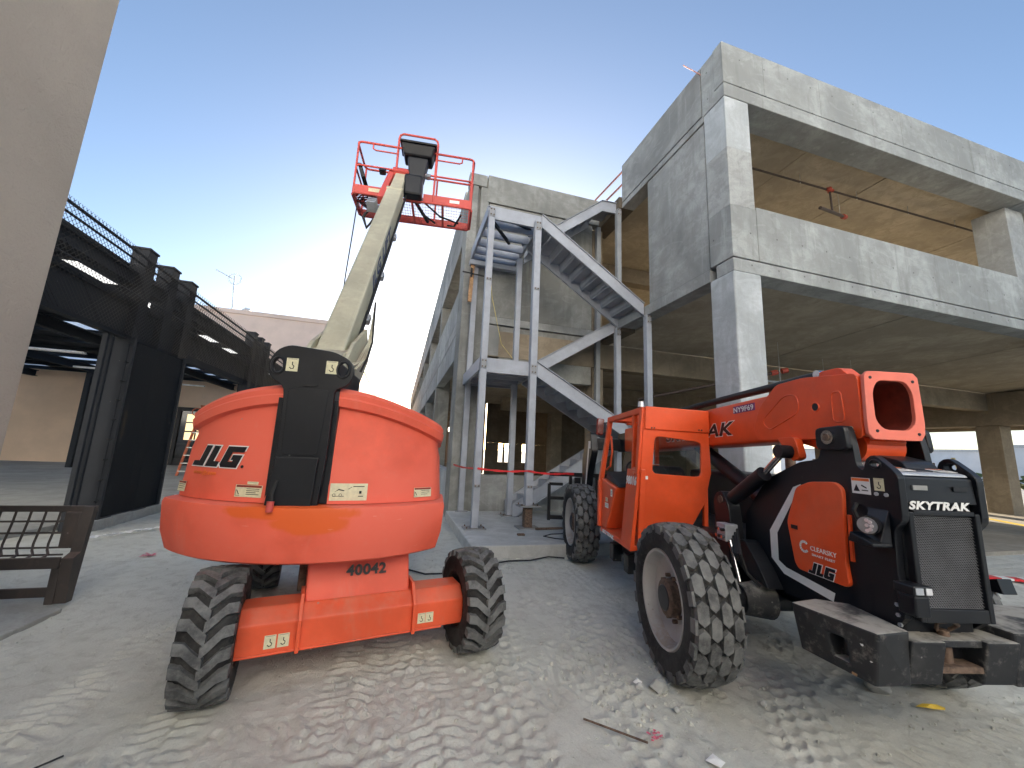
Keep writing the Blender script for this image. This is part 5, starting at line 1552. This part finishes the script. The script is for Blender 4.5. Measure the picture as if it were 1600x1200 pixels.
# slots and wear on the left counterweight
cut(cwl, MB(TL).box((-.8, -.885, .60), (-.50, -.80, .725)))
def side_pt(y, z, o=.003):
    t = (z - .535) / .285
    xb = -.60 + (-.525 + .60) * (y + .585) / (-1.0 + .585); xt = -.67 + (-.54 + .67) * (y + .61) / (-1.055 + .61)
    return Vector((xb + (xt - xb) * t - o, y, z))
def chip(y, z, w, h, mat_, n=9):
    pts = []
    for k in range(n):
        a = 2 * math.pi * k / n; r = random.uniform(.6, 1.1)
        pts.append(side_pt(y + w * r * math.cos(a), z + h * r * math.sin(a), .0025))
    MB(TL).add(pts, [tuple(range(n))]).build("paint_chip", mat_, cwl)
for (y, z, w, h, m_) in ((-.845, .575, .022, .010, 'wood'), (-.90, .552, .02, .014, 'wood'), (-.97, .73, .010, .008, 'white'), (-1.0, .66, .009, .004, 'white'), (-.87, .59, .025, .006, 'hub_rust')):
    chip(y, z, w, h, m_)
tg_ = MB(TL).hexa([side_pt(-.735, .665), side_pt(-.775, .665), side_pt(-.775, .715), side_pt(-.735, .715)], [side_pt(-.735, .665, .006), side_pt(-.775, .665, .006), side_pt(-.775, .715, .006), side_pt(-.735, .715, .006)]).build("decal", 'white', cwl)
# boom
ZT, ZB = 2.315, 1.90
slope = -.03
def bz(y, z):
    return z + slope * (y + .78)
bm_ = MB(TL)
xw = .185
pr = rounded([(-xw, ZB), (xw, ZB), (xw + .005, ZB + .10), (xw, ZT), (-xw, ZT), (-xw - .005, ZB + .10)], .035, 3)
ring = [(-.78, 0), (3.75, 0)]
inner_c = (0, (ZT + ZB) / 2)
n_ = len(pr)
vs = [(x, -.78, bz(-.78, z)) for x, z in pr] + [(x, 3.75, bz(3.75, z)) for x, z in pr]
bm_.add(vs, [(i, (i + 1) % n_, n_ + (i + 1) % n_, n_ + i) for i in range(n_)] + [tuple(range(n_, 2 * n_))[::-1]])
boom_t = bm_.build("boom", 'tele_orange', T, 0, True)
# rear ring plate with a rounded opening and the dark inside
N_ = 40
outer = resample(rounded([(-xw - .012, ZB - .025), (xw + .0, ZB - .025), (xw + .018, ZB + .08), (xw + .006, ZT + .015), (-xw - .006, ZT + .015), (-xw - .018, ZB + .08)], .04, 4), N_, inner_c)
hole = resample(rounded([(-.09, ZB + .04), (.09, ZB + .04), (.142, ZB + .10), (.142, ZT - .12), (.10, ZT - .045), (-.10, ZT - .045), (-.142, ZT - .12), (-.142, ZB + .10)], .05, 4), N_, inner_c)
MB(TL).holed(outer, hole, 'y', -.80, -.775).build("end_plate", 'tele_faded', boom_t, .003)
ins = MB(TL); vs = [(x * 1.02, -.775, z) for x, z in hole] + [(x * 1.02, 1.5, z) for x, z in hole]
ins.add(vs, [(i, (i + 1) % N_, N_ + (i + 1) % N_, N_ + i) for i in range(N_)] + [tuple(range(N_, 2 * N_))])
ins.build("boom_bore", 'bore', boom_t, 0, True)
for (x, z) in ((-.15, ZT - .03), (.15, ZT - .045), (-.14, ZB + .03), (.15, ZB + .02)):
    MB(TL).cyl((x, -.799, z), (x, -.8035, z), .010, n=12).build("bolt_hole", 'ink', boom_t)
# raised reinforcement plates on the left side
XB_ = -.186
MB(TL).prism(rounded([(-.76, ZB - .02), (-.76, ZT + .005), (-.30, ZT + .055), (-.02, ZT + .045), (.20, ZT - .12), (.30, ZB + .10), (.25, ZB - .01)], .05, 3), 'x', XB_ - .016, XB_ + .004).build("side_reinforcement", 'tele_orange', boom_t, .004)
MB(TL).prism(rounded([(-.76, ZB - .02), (-.76, ZT + .005), (-.30, ZT + .055), (-.02, ZT + .045), (.20, ZT - .12), (.30, ZB + .10), (.25, ZB - .01)], .05, 3), 'x', -XB_ + .016, -XB_ - .004).build("side_reinforcement", 'tele_orange', boom_t, .004)
def ring_tube(poly, x, r, nm, mat_):
    MB(TL).tube([(x, y, z) for y, z in poly], r, 6, closed=True).build(nm, mat_, boom_t, 0, True)
ring_tube(rounded([(.10, ZB + .07), (.18, ZB + .16), (-.10, ZT - .06), (-.24, ZT - .07), (-.25, ZB + .20)], .07, 4), XB_ - .016, .006, "pressed_rib", 'tele_orange')
ring_tube(rounded([(-.55, ZB + .10), (-.55, ZT - .10), (-.63, ZT - .10), (-.64, ZB + .10)], .035, 4), XB_ - .016, .006, "pressed_rib", 'tele_orange')
MB(TL).cyl((XB_ - .013, -.405, 2.125), (XB_ - .0175, -.405, 2.125), .030, n=20).build("pin_hole", 'ink', boom_t)
MB(TL).tube([(XB_ - .016, -.405 + .034 * math.cos(t), 2.125 + .034 * math.sin(t)) for t in np.linspace(0, 6.283, 21)[:-1]], .006, 6, closed=True).build("pin_boss", 'tele_orange', boom_t, 0, True)
text_mesh("lettering", "30322", 'decal_cream', boom_t, TL @ face_frame((XB_ - .0185, -.50, 1.925), (0, -1, 0), (0, 0, 1)), .06, -.2, -.0012, .001, width=.21)
MB(TL).prism(rounded([(.12, ZB - .02), (-.30, ZB + .02), (-.75, ZB - .02), (-.66, ZB - .13), (-.50, ZB - .14), (-.2, ZB - .05)], .04, 3), 'x', -.13, .13).build("pivot_web", 'tele_orange', boom_t, .006)
MB(TL).cyl((-.14, -.62, 1.83), (.14, -.62, 1.83), .10, n=24).build("pivot_tube", 'tele_orange', boom_t, 0, True)
MB(TL).prism(rounded([(-.60, 1.80), (-.85, 1.74), (-.92, 1.60), (-.62, 1.60)], .04, 3), 'x', -.05, .17).build("boom_stop", 'black', T, .01)
# number plate and name on the boom side
np_ = MB(TL).hexa([(XB_ - .006, .60, bz(.6, 2.205)), (XB_ - .006, .28, bz(.28, 2.205)), (XB_, .28, bz(.28, 2.205)), (XB_, .60, bz(.60, 2.205))], [(XB_ - .006, .60, bz(.6, 2.275)), (XB_ - .006, .28, bz(.28, 2.275)), (XB_, .28, bz(.28, 2.275)), (XB_, .60, bz(.60, 2.275))]).build("number_plate", 'purple', boom_t)
text_mesh("lettering", "NY9F69", 'white', boom_t, TL @ face_frame((XB_ - .0075, .59, bz(.59, 2.213)), (0, -1, -slope), (0, 0, 1)), .072, 0, .0012, .002, width=.295)
for k, (m_, o_, b_) in enumerate((('white', .0015, .012), ('ink', .004, .004))):
    text_mesh("lettering" if k else "lettering_outline", "SKYTRAK", m_, boom_t, TL @ face_frame((XB_ - .001 - o_, 2.12, bz(2.12, 2.0)), (0, -1, -slope), (0, 0, 1)), .19, .25, b_, .002, width=1.52 if k else 1.54)
# tube along the top of the boom
MB(TL).tube([(-.10, -.38, 2.385), (-.10, 1.2, 2.345), (-.10, 3.4, 2.27)], .036, 12).build("hose_tube", 'black', boom_t, 0, True)
MB(TL).cyl((-.155, -.385, 2.385), (-.045, -.385, 2.385), .032, n=16).build("hose_pin", 'chrome', boom_t, 0, True)
MB(TL).prism(rounded([(-.30, 2.33), (-.42, 2.40), (-.58, 2.40), (-.68, 2.30)], .03, 3), 'x', -.15, -.05).build("lug", 'tele_orange', boom_t, .006)
# inner boom and fork head
MB(TL).hexa([(-.15, 3.6, 1.78), (.15, 3.6, 1.78), (.15, 4.25, 1.76), (-.15, 4.25, 1.76)], [(-.15, 3.6, 2.12), (.15, 3.6, 2.12), (.15, 4.25, 2.10), (-.15, 4.25, 2.10)]).build("inner_boom", 'black', T, .01)
hd = MB(TL).prism(rounded([(4.05, 2.1), (4.35, 2.08), (4.65, 1.60), (4.7, .75), (4.45, .72), (4.25, 1.3), (3.95, 1.75)], .05, 3), 'x', -.74, -.62).build("fork_head", 'black', T, .008)
MB(TL).prism(rounded([(4.05, 2.1), (4.35, 2.08), (4.65, 1.60), (4.7, .75), (4.45, .72), (4.25, 1.3), (3.95, 1.75)], .05, 3), 'x', .10, .22).build("fork_head", 'black', T, .008)
MB(TL).box((-.62, 4.1, 1.78), (.10, 4.3, 2.0)).build("head_beam", 'black', T, .01)
MB(TL).add([(-.744, 4.18, 1.92), (-.744, 4.10, 1.86), (-.744, 4.33, 1.02), (-.744, 4.42, 1.02)], [(0, 1, 2, 3)]).build("stripe", 'white', hd)
MB(TL).box((-.75, 4.16, 1.80), (-.746, 4.02, 1.94)).build("decal", 'white', hd)
# fork carriage frame
for z, r_ in ((1.26, .05), (.78, .04), (.40, .05)):
    MB(TL).bar((-1.34, 5.0, z), (1.0, 5.0, z), .07, r_ * 1.6).build("carriage_bar", 'black', T, .006)
for x in (-1.34, -.9, -.35, .4, 1.0):
    MB(TL).bar((x, 5.0, .34), (x, 5.0, 1.06 if x < -1.2 else 1.28), .06, .07, (0, 1, 0)).build("carriage_post", 'black', T, .006)
MB(TL).bar((-1.34, 5.0, 1.06), (-1.06, 5.0, 1.06), .07, .06).build("carriage_bar", 'black', T, .006)
for x in (-.75, .3):
    MB(TL).prism([(4.98, .30), (5.06, .30), (6.0, .33), (6.0, .35), (5.06, .38), (5.06, 1.2), (4.98, 1.2)], 'x', x - .06, x + .06).build("fork_tine", 'black', T, .004)
# lift cylinders and steering gear
MB(TL).cyl((-.34, .52, 1.30), (-.33, .02, 1.60), .062, n=20).build("compensation_cylinder", 'black', T, 0, True)
MB(TL).cyl((-.33, .03, 1.595), (-.32, -.19, 1.775), .024, n=14).build("cylinder_rod", 'chrome', T, 0, True)
MB(TL).cyl((-.37, -.20, 1.785), (-.27, -.20, 1.785), .052, n=20).build("cylinder_eye", 'black', T, 0, True)
MB(TL).prism(rounded([(-.05, ZB + .0), (-.24, ZB + .0), (-.28, 1.74), (-.20, 1.71)], .03, 3), 'x', -.25, -.19).build("cylinder_lug", 'tele_orange', boom_t, .004)
MB(TL).cyl((-.05, .2, 1.25), (-.05, 1.5, 1.85), .075, n=20).build("lift_cylinder", 'black', T, 0, True)
MB(TL).prism(rounded([(.62, .95), (.62, 1.36), (.50, 1.42), (.40, 1.30), (.36, .95)], .05, 3), 'x', -.42, -.30).build("cylinder_mount", 'black', T, .008)
MB(TL).cyl((-.43, .51, 1.33), (-.29, .51, 1.33), .035, n=16).build("mount_pin", 'hub_rust', T, 0, True)
vb = MB(TL).box((-.50, .33, .98), (-.38, .47, 1.13)).build("valve_block", 'galv', T, .008)
for k in range(6):
    MB(TL).cyl((-.50, .35 + .04 * (k % 3), 1.02 + .06 * (k // 3)), (-.53, .35 + .04 * (k % 3), 1.02 + .06 * (k // 3)), .014, n=10).build("port", 'ink' if k % 2 else 'chrome', vb, 0, True)
for k in range(4):
    MB(TL).tube([(-.45 + .02 * k, .33, 1.0 + .03 * k), (-.50, .22 - .03 * k, .92), (-.46, .12, .78), (-.40, .05, .70)], .013, 6).build("hose", 'cable', T, 0, True)
MB(TL).cyl((-.48, .30, 1.0), (-.50, .16, .70), .016, n=10).build("steering_rod", 'chrome', T, 0, True)
# hydraulic tank and frame-side boxes between wheels
MB(TL).box((-.95, 1.1, .50), (-.45, 2.1, .68)).build("step", 'black', T, .015)
for y in (1.25, 1.75):
    MB(TL).box((-1.06, y, .42), (-.95, y + .14, .62)).build("step_bracket", 'black', T, .01)
# ---- cab: open frame, narrowing to the roof
cab = MB(TL).hexa([(-1.10, 1.07, .70), (-.40, 1.07, .80), (-.30, 2.15, .80), (-1.10, 2.15, .70)], [(-1.10, 1.07, .755), (-.40, 1.07, .84), (-.30, 2.15, .84), (-1.10, 2.15, .755)]).build("cab_floor", 'tele_orange', T, .008)
text_mesh("lettering", "SKYTRAK", 'white', cab, TL @ face_frame((-1.1025, 2.06, .703), (0, -1, 0), (0, 0, 1)), .058, .2, .003, .003, width=.46)
def quad_bar(p, q, w, h, nm="cab_post", upv=(0, 0, 1), par=None):
    return MB(TL).bar(p, q, w, h, upv).build(nm, 'tele_orange', par or T, .010)
# rear wall of the cab, as a frame round the window, then the lower skin
zr0, zr1 = 1.515, 1.93
def rx(x, z):   # rear wall leans in towards the roof on the left
    return x
rw = MB(TL)
ow = [(-1.03, .74), (-.50, .86), (-.27, 1.22), (-.185, 1.55), (-.20, 2.23), (-.93, 2.25), (-.985, 1.55)]
hw_ = rounded([(-.855, 1.52), (-.30, 1.50), (-.285, 1.88), (-.815, 1.93)], .05, 4)
cc = (-.575, 1.71)
rw.holed(resample(ow, 48, cc), resample(hw_, 48, cc), 'y', 1.05, 1.085)
rw = rw.build("rear_wall", 'tele_orange', T, .006)
MB(TL).add([(x, 1.07, z) for x, z in resample(hw_, 24, cc)], [tuple(range(24))]).build("window", 'glass', T)
MB(TL).prism([(-.935, 2.0), (-.195, 1.985), (-.195, 2.235), (-.925, 2.255)], 'y', 1.03, 1.05).build("rear_valance", 'tele_orange', rw, .008)
for x in (-.86, -.83, -.32, -.29):
    MB(TL).cyl((x, 1.03, 2.015), (x, 1.024, 2.015), .009, n=8).build("bolt", 'ink', rw)
MB(TL).prism([(-.985, 1.56), (-1.035, .74), (-.97, .74), (-.93, 1.56)], 'y', 1.03, 1.055).build("corner_skin", 'tele_orange', rw, .008)
# left side: rear corner skin, sill, front post, middle post, roof rails
MB(TL).hexa([(-1.105, 1.06, .72), (-1.105, 1.36, .74), (-1.06, 1.36, .74), (-1.06, 1.06, .72)], [(-1.005, 1.06, 1.55), (-1.005, 1.40, 1.55), (-.97, 1.40, 1.55), (-.97, 1.06, 1.55)]).build("side_skin", 'tele_orange', T, .008)
quad_bar((-.985, 1.10, 1.5), (-.925, 1.10, 2.22), .07, .08, upv=(0, 1, 0))
quad_bar((-1.09, 2.20, .75), (-1.06, 2.28, 1.35), .07, .08, upv=(0, 1, 0))
quad_bar((-1.06, 2.28, 1.33), (-.93, 2.26, 2.20), .06, .08, upv=(0, 1, 0))
quad_bar((-.95, 1.34, 1.55), (-.93, 1.33, 2.2), .05, .05, upv=(0, 1, 0))
quad_bar((-.95, 1.34, 1.55), (-1.0, 1.12, 1.50), .05, .05, upv=(0, 1, 0))
quad_bar((-.925, 1.06, 2.215), (-.93, 2.30, 2.19), .07, .07)
quad_bar((-.22, 1.06, 2.20), (-.25, 2.30, 2.18), .06, .06)
quad_bar((-.95, 2.28, 2.19), (-.22, 2.28, 2.18), .06, .06)
quad_bar((-.25, 1.10, .85), (-.22, 1.10, 2.2), .05, .05, upv=(0, 1, 0))
quad_bar((-.28, 2.25, .85), (-.25, 2.27, 2.18), .05, .05, upv=(0, 1, 0))
for k in range(9):
    y = 1.22 + k * .125
    MB(TL).bar((-.90, y, 2.20), (-.25, y, 2.19), .022, .03).build("roof_bar", 'tele_orange', T)
quad_bar((-.90, 1.7, 2.10), (-.25, 1.7, 2.09), .03, .03, "grab_bar")
# dash, tank, seat, wheel
MB(TL).hexa([(-1.09, 1.95, .76), (-.45, 1.95, .80), (-.45, 2.2, .80), (-1.09, 2.2, .76)], [(-1.04, 1.70, 1.30), (-.45, 1.70, 1.34), (-.45, 2.26, 1.40), (-1.06, 2.26, 1.38)]).build("dash", 'tele_orange', T, .02)
da_ = MB(TL).hexa([(-1.02, 1.66, 1.30), (-.50, 1.66, 1.33), (-.50, 2.2, 1.40), (-1.02, 2.2, 1.38)], [(-1.0, 1.68, 1.34), (-.50, 1.68, 1.37), (-.50, 2.18, 1.50), (-1.0, 2.18, 1.48)]).build("dash_top", 'seat_black', T, .02)
MB(TL).tube([(-.72 + .17 * math.cos(t), 1.72 + .10 * math.sin(t), 1.52 + .12 * math.sin(t)) for t in np.linspace(0, 6.283, 25)[:-1]], .014, 8, closed=True).build("steering_wheel", 'ink', T, 0, True)
MB(TL).cyl((-.72, 1.72, 1.52), (-.72, 1.85, 1.36), .025).build("steering_column", 'ink', T, 0, True)
MB(TL).prism(rounded([(1.14, 1.50), (1.20, 1.60), (1.30, 1.60), (1.33, 1.2), (1.62, 1.18), (1.64, 1.08), (1.2, 1.06)], .05, 4), 'x', -.86, -.42).build("seat", 'seat_black', T, .03)
MB(TL).box((-.82, 1.22, .84), (-.45, 1.58, 1.08)).build("seat_base", 'ink', T, .02)
MB(TL).tube([(-1.0, 2.2, 1.5), (-1.0, 2.05, 1.55), (-.99, 2.0, 1.75), (-.97, 2.1, 1.95)], .014, 8).build("grab_handle", 'tele_orange', T, 0, True)
LC = TL @ face_frame((-1.012, 1.165, 1.365), (0, -1, 0), (.10, 0, 1.0))
text_mesh("lettering", "98016", 'white', T, TL @ face_frame((-1.0265, 1.375, 1.385), (0, -1, 0), (.12, 0, 1.0)) @ Matrix.Translation((0, 0, .004)), .125, 0, .004, .003, width=.305)
decal(T, TL @ face_frame((-1.072, 2.02, 1.10), (0, -1, 0), (0, 0, 1)), .09, .05, 'decal_cream', lines=2)
decal(T, TL @ face_frame((-1.07, 2.05, 1.02), (0, -1, 0), (0, 0, 1)), .14, .06, 'white', lines=2)
decal(T, TL @ face_frame((-1.06, 1.85, 1.18), (0, -1, 0), (0, 0, 1)), .07, .09, 'white', lines=3)
decal(rw, TL @ face_frame((-.955, 1.046, 1.455), (1, 0, 0), (0, 0, 1)), .05, .035, 'white', lines=1)
decal(T, TL @ face_frame((-.62, 1.66, 1.45), (1, 0, 0), (0, 0, 1)), .12, .16, 'white', lines=4, head='hazard')
bc = MB(TL).cyl((-.70, 1.72, 2.20), (-.70, 1.72, 2.33), .045, n=20).build("beacon", 'ink', T, 0, True)
MB(TL).cyl((-.70, 1.72, 2.33), (-.70, 1.72, 2.40), .042, .036, n=20).build("lens", 'lens_clear', bc, 0, True)
mi_ = MB(TL).hexa([(-1.10, 2.38, 1.98), (-1.00, 2.36, 1.97), (-1.00, 2.40, 1.97), (-1.10, 2.42, 1.98)], [(-1.09, 2.38, 2.22), (-.98, 2.36, 2.21), (-.98, 2.40, 2.21), (-1.09, 2.42, 2.22)]).build("mirror", 'decal_red', T, .02)
MB(TL).prism(rounded([(-1.085, 2.0), (-1.01, 1.99), (-.995, 2.195), (-1.08, 2.205)], .02, 3), 'y', 2.358, 2.352).build("mirror_glass", 'chrome', mi_)
MB(TL).tube([(-.95, 2.28, 2.15), (-1.0, 2.36, 2.15), (-1.03, 2.39, 2.10)], .010, 6).build("mirror_arm", 'ink', mi_, 0, True)
# engine pod hint on the far side
MB(TL).box((.42, .75, .75), (1.15, 2.7, 1.55)).build("engine_pod", 'black', T, .06)
MB(TL).cyl((.7, 1.0, 1.55), (.7, 1.0, 1.9), .05, n=16).build("exhaust", 'hub_rust', T, 0, True)

# ================================================================== BENCH AND SMALL THINGS
BN = thing("park_bench", "dark rusty metal bench with wavy lattice back at the left edge", "bench", (-3.4, 5.2, .035))
NF = offs(BN) @ Matrix.Translation((0, 5.14, 0)) @ Matrix.Diagonal((1, .42, 1, 1)) @ Matrix.Translation((-.02, -5.14, 0))
# end frame: tapered plate leg, boxed
def end_frame(x):
    MB(NF).prism([(5.14, .035), (5.34, .035), (5.44, .46), (5.56, .93), (5.42, .93), (5.30, .50), (5.08, .46)], 'x', x - .10, x - .005).build("leg", 'rust_brown', BN, .006)
    MB(NF).box((x - .17, 5.11, .035), (x - .10, 5.18, .40)).build("leg_face", 'rust_brown', BN, .006)
end_frame(-2.96); end_frame(-4.9)
MB(NF).box((-4.95, 5.03, .37), (-3.06, 5.11, .475)).build("seat_rail", 'rust_brown', BN, .008)
MB(NF).box((-4.95, 5.48, .875), (-2.96, 5.57, .935)).build("top_rail", 'rust_brown', BN, .006)
MB(NF).box((-3.20, 5.42, .52), (-3.06, 5.50, .88)).build("back_plate", 'rust_brown', BN, .02)
MB(NF).bar((-4.9, 5.28, .13), (-3.06, 5.28, .13), .06, .09).build("stretcher", 'rust_brown', BN, .006)
xk = -3.26
while xk > -4.85:
    pts = [(xk, 5.53, .89), (xk - .005, 5.51, .78), (xk - .015, 5.48, .66), (xk - .02, 5.44, .57), (xk, 5.37, .515), (xk + .035, 5.29, .485), (xk + .04, 5.18, .47), (xk + .03, 5.08, .46)]
    MB(NF).tube(pts, .0125, 6).build("slat", 'rust_brown', BN, 0, True)
    xk -= .118
for (y, z) in ((5.515, .78), (5.485, .67), (5.40, .535), (5.26, .48)):
    MB(NF).tube([(-4.9, y, z), (-3.1, y, z)], .010, 6).build("cross_wire", 'rust_brown', BN, 0, True)

def rock(name, c, r, seed, label, mat_):
    bm = bmesh.new(); bmesh.ops.create_icosphere(bm, subdivisions=3, radius=1.0)
    rg = random.Random(seed)
    ph = [(rg.uniform(-1, 1), rg.uniform(-1, 1), rg.uniform(-1, 1), rg.uniform(.55, .95)) for _ in range(12)]
    for v in bm.verts:
        for (a, b, c_, h) in ph:
            n = Vector((a, b, c_)).normalized(); d_ = v.co.dot(n)
            if d_ > h:
                v.co -= n * (d_ - h)
        v.co = Vector((v.co.x * r[0] + c[0], v.co.y * r[1] + c[1], v.co.z * r[2] + c[2]))
    me = bpy.data.meshes.new(name); bm.to_mesh(me); bm.free(); me.materials.append(M[mat_])
    o = bpy.data.objects.new(name, me); COL.objects.link(o)
    return tag(o, label, "rock", "loose stones on the dirt")
rock("rock", (2.00, 2.76, .03), (.085, .06, .065), 1, "largest grey rock on the dirt beside the telehandler's rear tyre", 'con_pave')
rock("rock", (1.88, 2.80, .015), (.035, .03, .03), 2, "small pale stone just left of the largest rock", 'con_pad')
rock("rock", (1.98, 2.52, .012), (.025, .02, .022), 3, "small round stone in front of the largest rock", 'con_pave')
rock("rock", (2.65, 2.45, .01), (.022, .02, .018), 4, "tiny pale stone in front of the telehandler's rear tyre", 'con_pad')
rock("rock", (3.75, 2.42, .03), (.11, .09, .06), 5, "flat grey stone under the telehandler's rear counterweight", 'con_pave')
rock("rock", (4.05, 2.55, .025), (.07, .06, .05), 6, "rough stone right of the flat stone under the counterweight", 'con_side')
# scattered grit: nobody could count it
gb = MB(); rg = random.Random(5)
for k in range(3200):
    if k < 420:
        cx_, cy_ = rg.gauss(1.95, .35), rg.gauss(2.9, .4)
    elif k < 800:
        cx_, cy_ = rg.gauss(2.0, .8), rg.gauss(6.0, .25)
    else:
        cx_, cy_ = rg.uniform(-3.4, 5.4), rg.uniform(1.9, 8.5)
    s_ = rg.uniform(.003, .011) if k >= 150 else rg.uniform(.008, .022)
    a = rg.uniform(0, 6.28); q = []
    for t in range(4):
        q.append((cx_ + s_ * math.cos(a + t * 1.57) * rg.uniform(.7, 1.2), cy_ + s_ * math.sin(a + t * 1.57) * rg.uniform(.7, 1.2)))
    gb.add([(x, y, -.012) for x, y in q] + [(cx_ + (x - cx_) * .7, cy_ + (y - cy_) * .7, s_ * rg.uniform(.15, .7)) for x, y in q], [(0, 1, 5, 4), (1, 2, 6, 5), (2, 3, 7, 6), (3, 0, 4, 7), (4, 5, 6, 7)])
o = gb.build("gravel", 'dirt', None); o["kind"] = "stuff"; o["label"] = "fine grey gravel scattered over the dirt"
rod = MB().cyl((1.30, 2.56, .022), (1.58, 2.28, .026), .0065, n=8).build("steel_rod", 'hub_rust', None, 0, True)
tag(rod, "thin dark steel rod lying on the dirt beside a pink paint mark", "rod")
def splat(c, r, seed, label):
    rg = random.Random(seed); mb = MB()
    for k in range(26):
        a = rg.uniform(0, 6.28); d_ = r * rg.uniform(0, 1) ** .8; s_ = r * rg.uniform(.10, .30)
        p = (c[0] + d_ * math.cos(a), c[1] + d_ * math.sin(a))
        n = 7
        mb.add([(p[0] + s_ * rg.uniform(.6, 1.1) * math.cos(6.283 * i / n), p[1] + s_ * rg.uniform(.6, 1.1) * math.sin(6.283 * i / n), .020 + .0006 * k) for i in range(n)], [tuple(range(n))])
    o = mb.build("paint_mark", 'pink_dye', None); return tag(o, label, "paint mark", "pink paint marks on the dirt")
splat((1.66, 2.32), .045, 1, "pink spray paint mark on the dirt beside the thin rod")
splat((-3.25, 7.0), .11, 2, "pink spray paint mark on the dirt left of the boom lift")
def scrap(name, pts, mat_, label, cat):
    mb = MB(); n = len(pts)
    c = Vector((sum(p[0] for p in pts) / n, sum(p[1] for p in pts) / n, max(p[2] for p in pts) + .006))
    mb.add(list(pts) + [tuple(c)], [(i, (i + 1) % n, n) for i in range(n)])
    o = mb.build(name, mat_, None)
    s_ = o.modifiers.new("thickness", 'SOLIDIFY'); s_.thickness = .003
    return tag(o, label, cat)
scrap("paper_scrap", [(1.83, 2.10, .02), (1.90, 2.12, .03), (1.93, 2.06, .02), (1.87, 2.03, .025)], 'white', "white paper scrap on the dirt at the bottom edge", "scrap")
scrap("yellow_scrap", [(3.74, 2.185, .012), (3.79, 2.175, .03), (3.84, 2.165, .02), (3.88, 2.14, .032), (3.93, 2.12, .015), (3.89, 2.10, .02), (3.84, 2.135, .012), (3.78, 2.15, .02)], 'yellow', "thin yellow plastic scrap on the dirt below the counterweight", "scrap")
scrap("white_chip", [(1.86, 2.86, .02), (1.90, 2.87, .04), (1.92, 2.83, .03), (1.88, 2.81, .02)], 'white', "small white chip beside the stones by the rear tyre", "scrap")
scrap("white_chip", [(-1.52, 2.75, .02), (-1.49, 2.76, .03), (-1.48, 2.73, .02), (-1.51, 2.72, .02)], 'white', "tiny white chip on the dirt at the lower left", "scrap")
tw = MB().tube([(-1.70, 2.72, .02), (-1.62, 2.78, .03), (-1.54, 2.88, .02)], .005, 5).build("twig", 'cable', None, 0, True)
tag(tw, "thin dark twig on the dirt at the lower left", "twig")
# crumpled plastic sheet by the arcade kerb
ps = MB(); rg = random.Random(9)
nx_, ny_ = 22, 8
g_ = []
for j in range(ny_ + 1):
    for i in range(nx_ + 1):
        u, v = i / nx_, j / ny_
        x = -4.55 + .55 * u + .05 * rg.uniform(-1, 1) + .25 * (v - .5) * (1 - u); y = 8.05 + .95 * u + .35 * (v - .5) * (1.0 - .55 * u)
        g_.append((x, y, .03 + .05 * rg.random() * (1 - .6 * u)))
ps.add(g_, [(j * (nx_ + 1) + i, j * (nx_ + 1) + i + 1, (j + 1) * (nx_ + 1) + i + 1, (j + 1) * (nx_ + 1) + i) for j in range(ny_) for i in range(nx_)])
o = ps.build("plastic_sheet", 'white', None); s_ = o.modifiers.new("thickness", 'SOLIDIFY'); s_.thickness = .003
tag(o, "crumpled white plastic sheet on the dirt beside the arcade kerb", "plastic sheet")
bo_ = thing("plastic_bottle", "small green plastic bottle standing at the end of the arcade screen", "bottle", (-4.75, 10.9, 0))
MB(offs(bo_)).lathe_x([(0, .001), (0, .10), (.22, .11), (.30, .09), (.38, .035), (.43, .035)], (0, 0, 0), 16) if False else None
bt = MB(offs(bo_))
bt.cyl((-4.75, 10.9, 0), (-4.75, 10.9, .24), .09, .09); bt.cyl((-4.75, 10.9, .24), (-4.75, 10.9, .33), .09, .03)
bt.build("body", 'green', bo_, 0, True)
MB(offs(bo_)).cyl((-4.75, 10.9, .33), (-4.75, 10.9, .38), .034).build("cap", 'white', bo_, 0, True)
# cables on the ground by the stair pad
pipe("ground_cable", [(.25, 5.9, .02), (.5, 5.62, .025), (.85, 5.62, .02), (1.2, 5.75, .025), (1.45, 5.95, .03), (1.8, 6.1, .02), (2.15, 6.08, .025), (2.5, 6.22, .03), (2.75, 6.15, .02)], .012, 'cable', "dark cable snaking over the dirt in front of the stair pad", "cable", n=6)
pipe("pad_cable", [(3.2, 7.05, .21), (2.85, 7.0, .212), (2.65, 6.85, .212), (2.8, 6.65, .212), (3.1, 6.5, .212)], .010, 'cable', "thin dark cable lying in a loop on the stair pad", "cable", n=6)
# striped barrier board at the right edge
sb = thing("barrier_board", "red and white striped barrier board lying on the dirt at the right edge", "barrier", (9.6, 3.95, .04))
SB = offs(sb)
p0, p1 = Vector((9.15, 4.22, .05)), Vector((10.3, 3.65, .05))
for k in range(8):
    MB(SB).bar(p0.lerp(p1, k / 8), p0.lerp(p1, (k + 1) / 8), .16, .03).build("stripe_board", 'red_tape' if k % 2 == 0 else 'white', sb)
# worker lamp seen down the alley
gl = thing("alley_lamp", "small glowing round lamp beside the second concrete column in the alley", "lamp", (1.95, 15.2, 2.4))
GLF = offs(gl)
MB(GLF).cyl((2.1, 15.2, 2.4), (2.25, 15.2, 2.4), .04).build("arm", 'ink', gl)
bm = bmesh.new(); bmesh.ops.create_uvsphere(bm, u_segments=16, v_segments=10, radius=.14)
me = bpy.data.meshes.new("globe"); bm.to_mesh(me); bm.free(); me.materials.append(M['lamp_warm'])
gg = bpy.data.objects.new("globe", me); COL.objects.link(gg); gg.parent = gl; gg.location = (0, 0, 0)
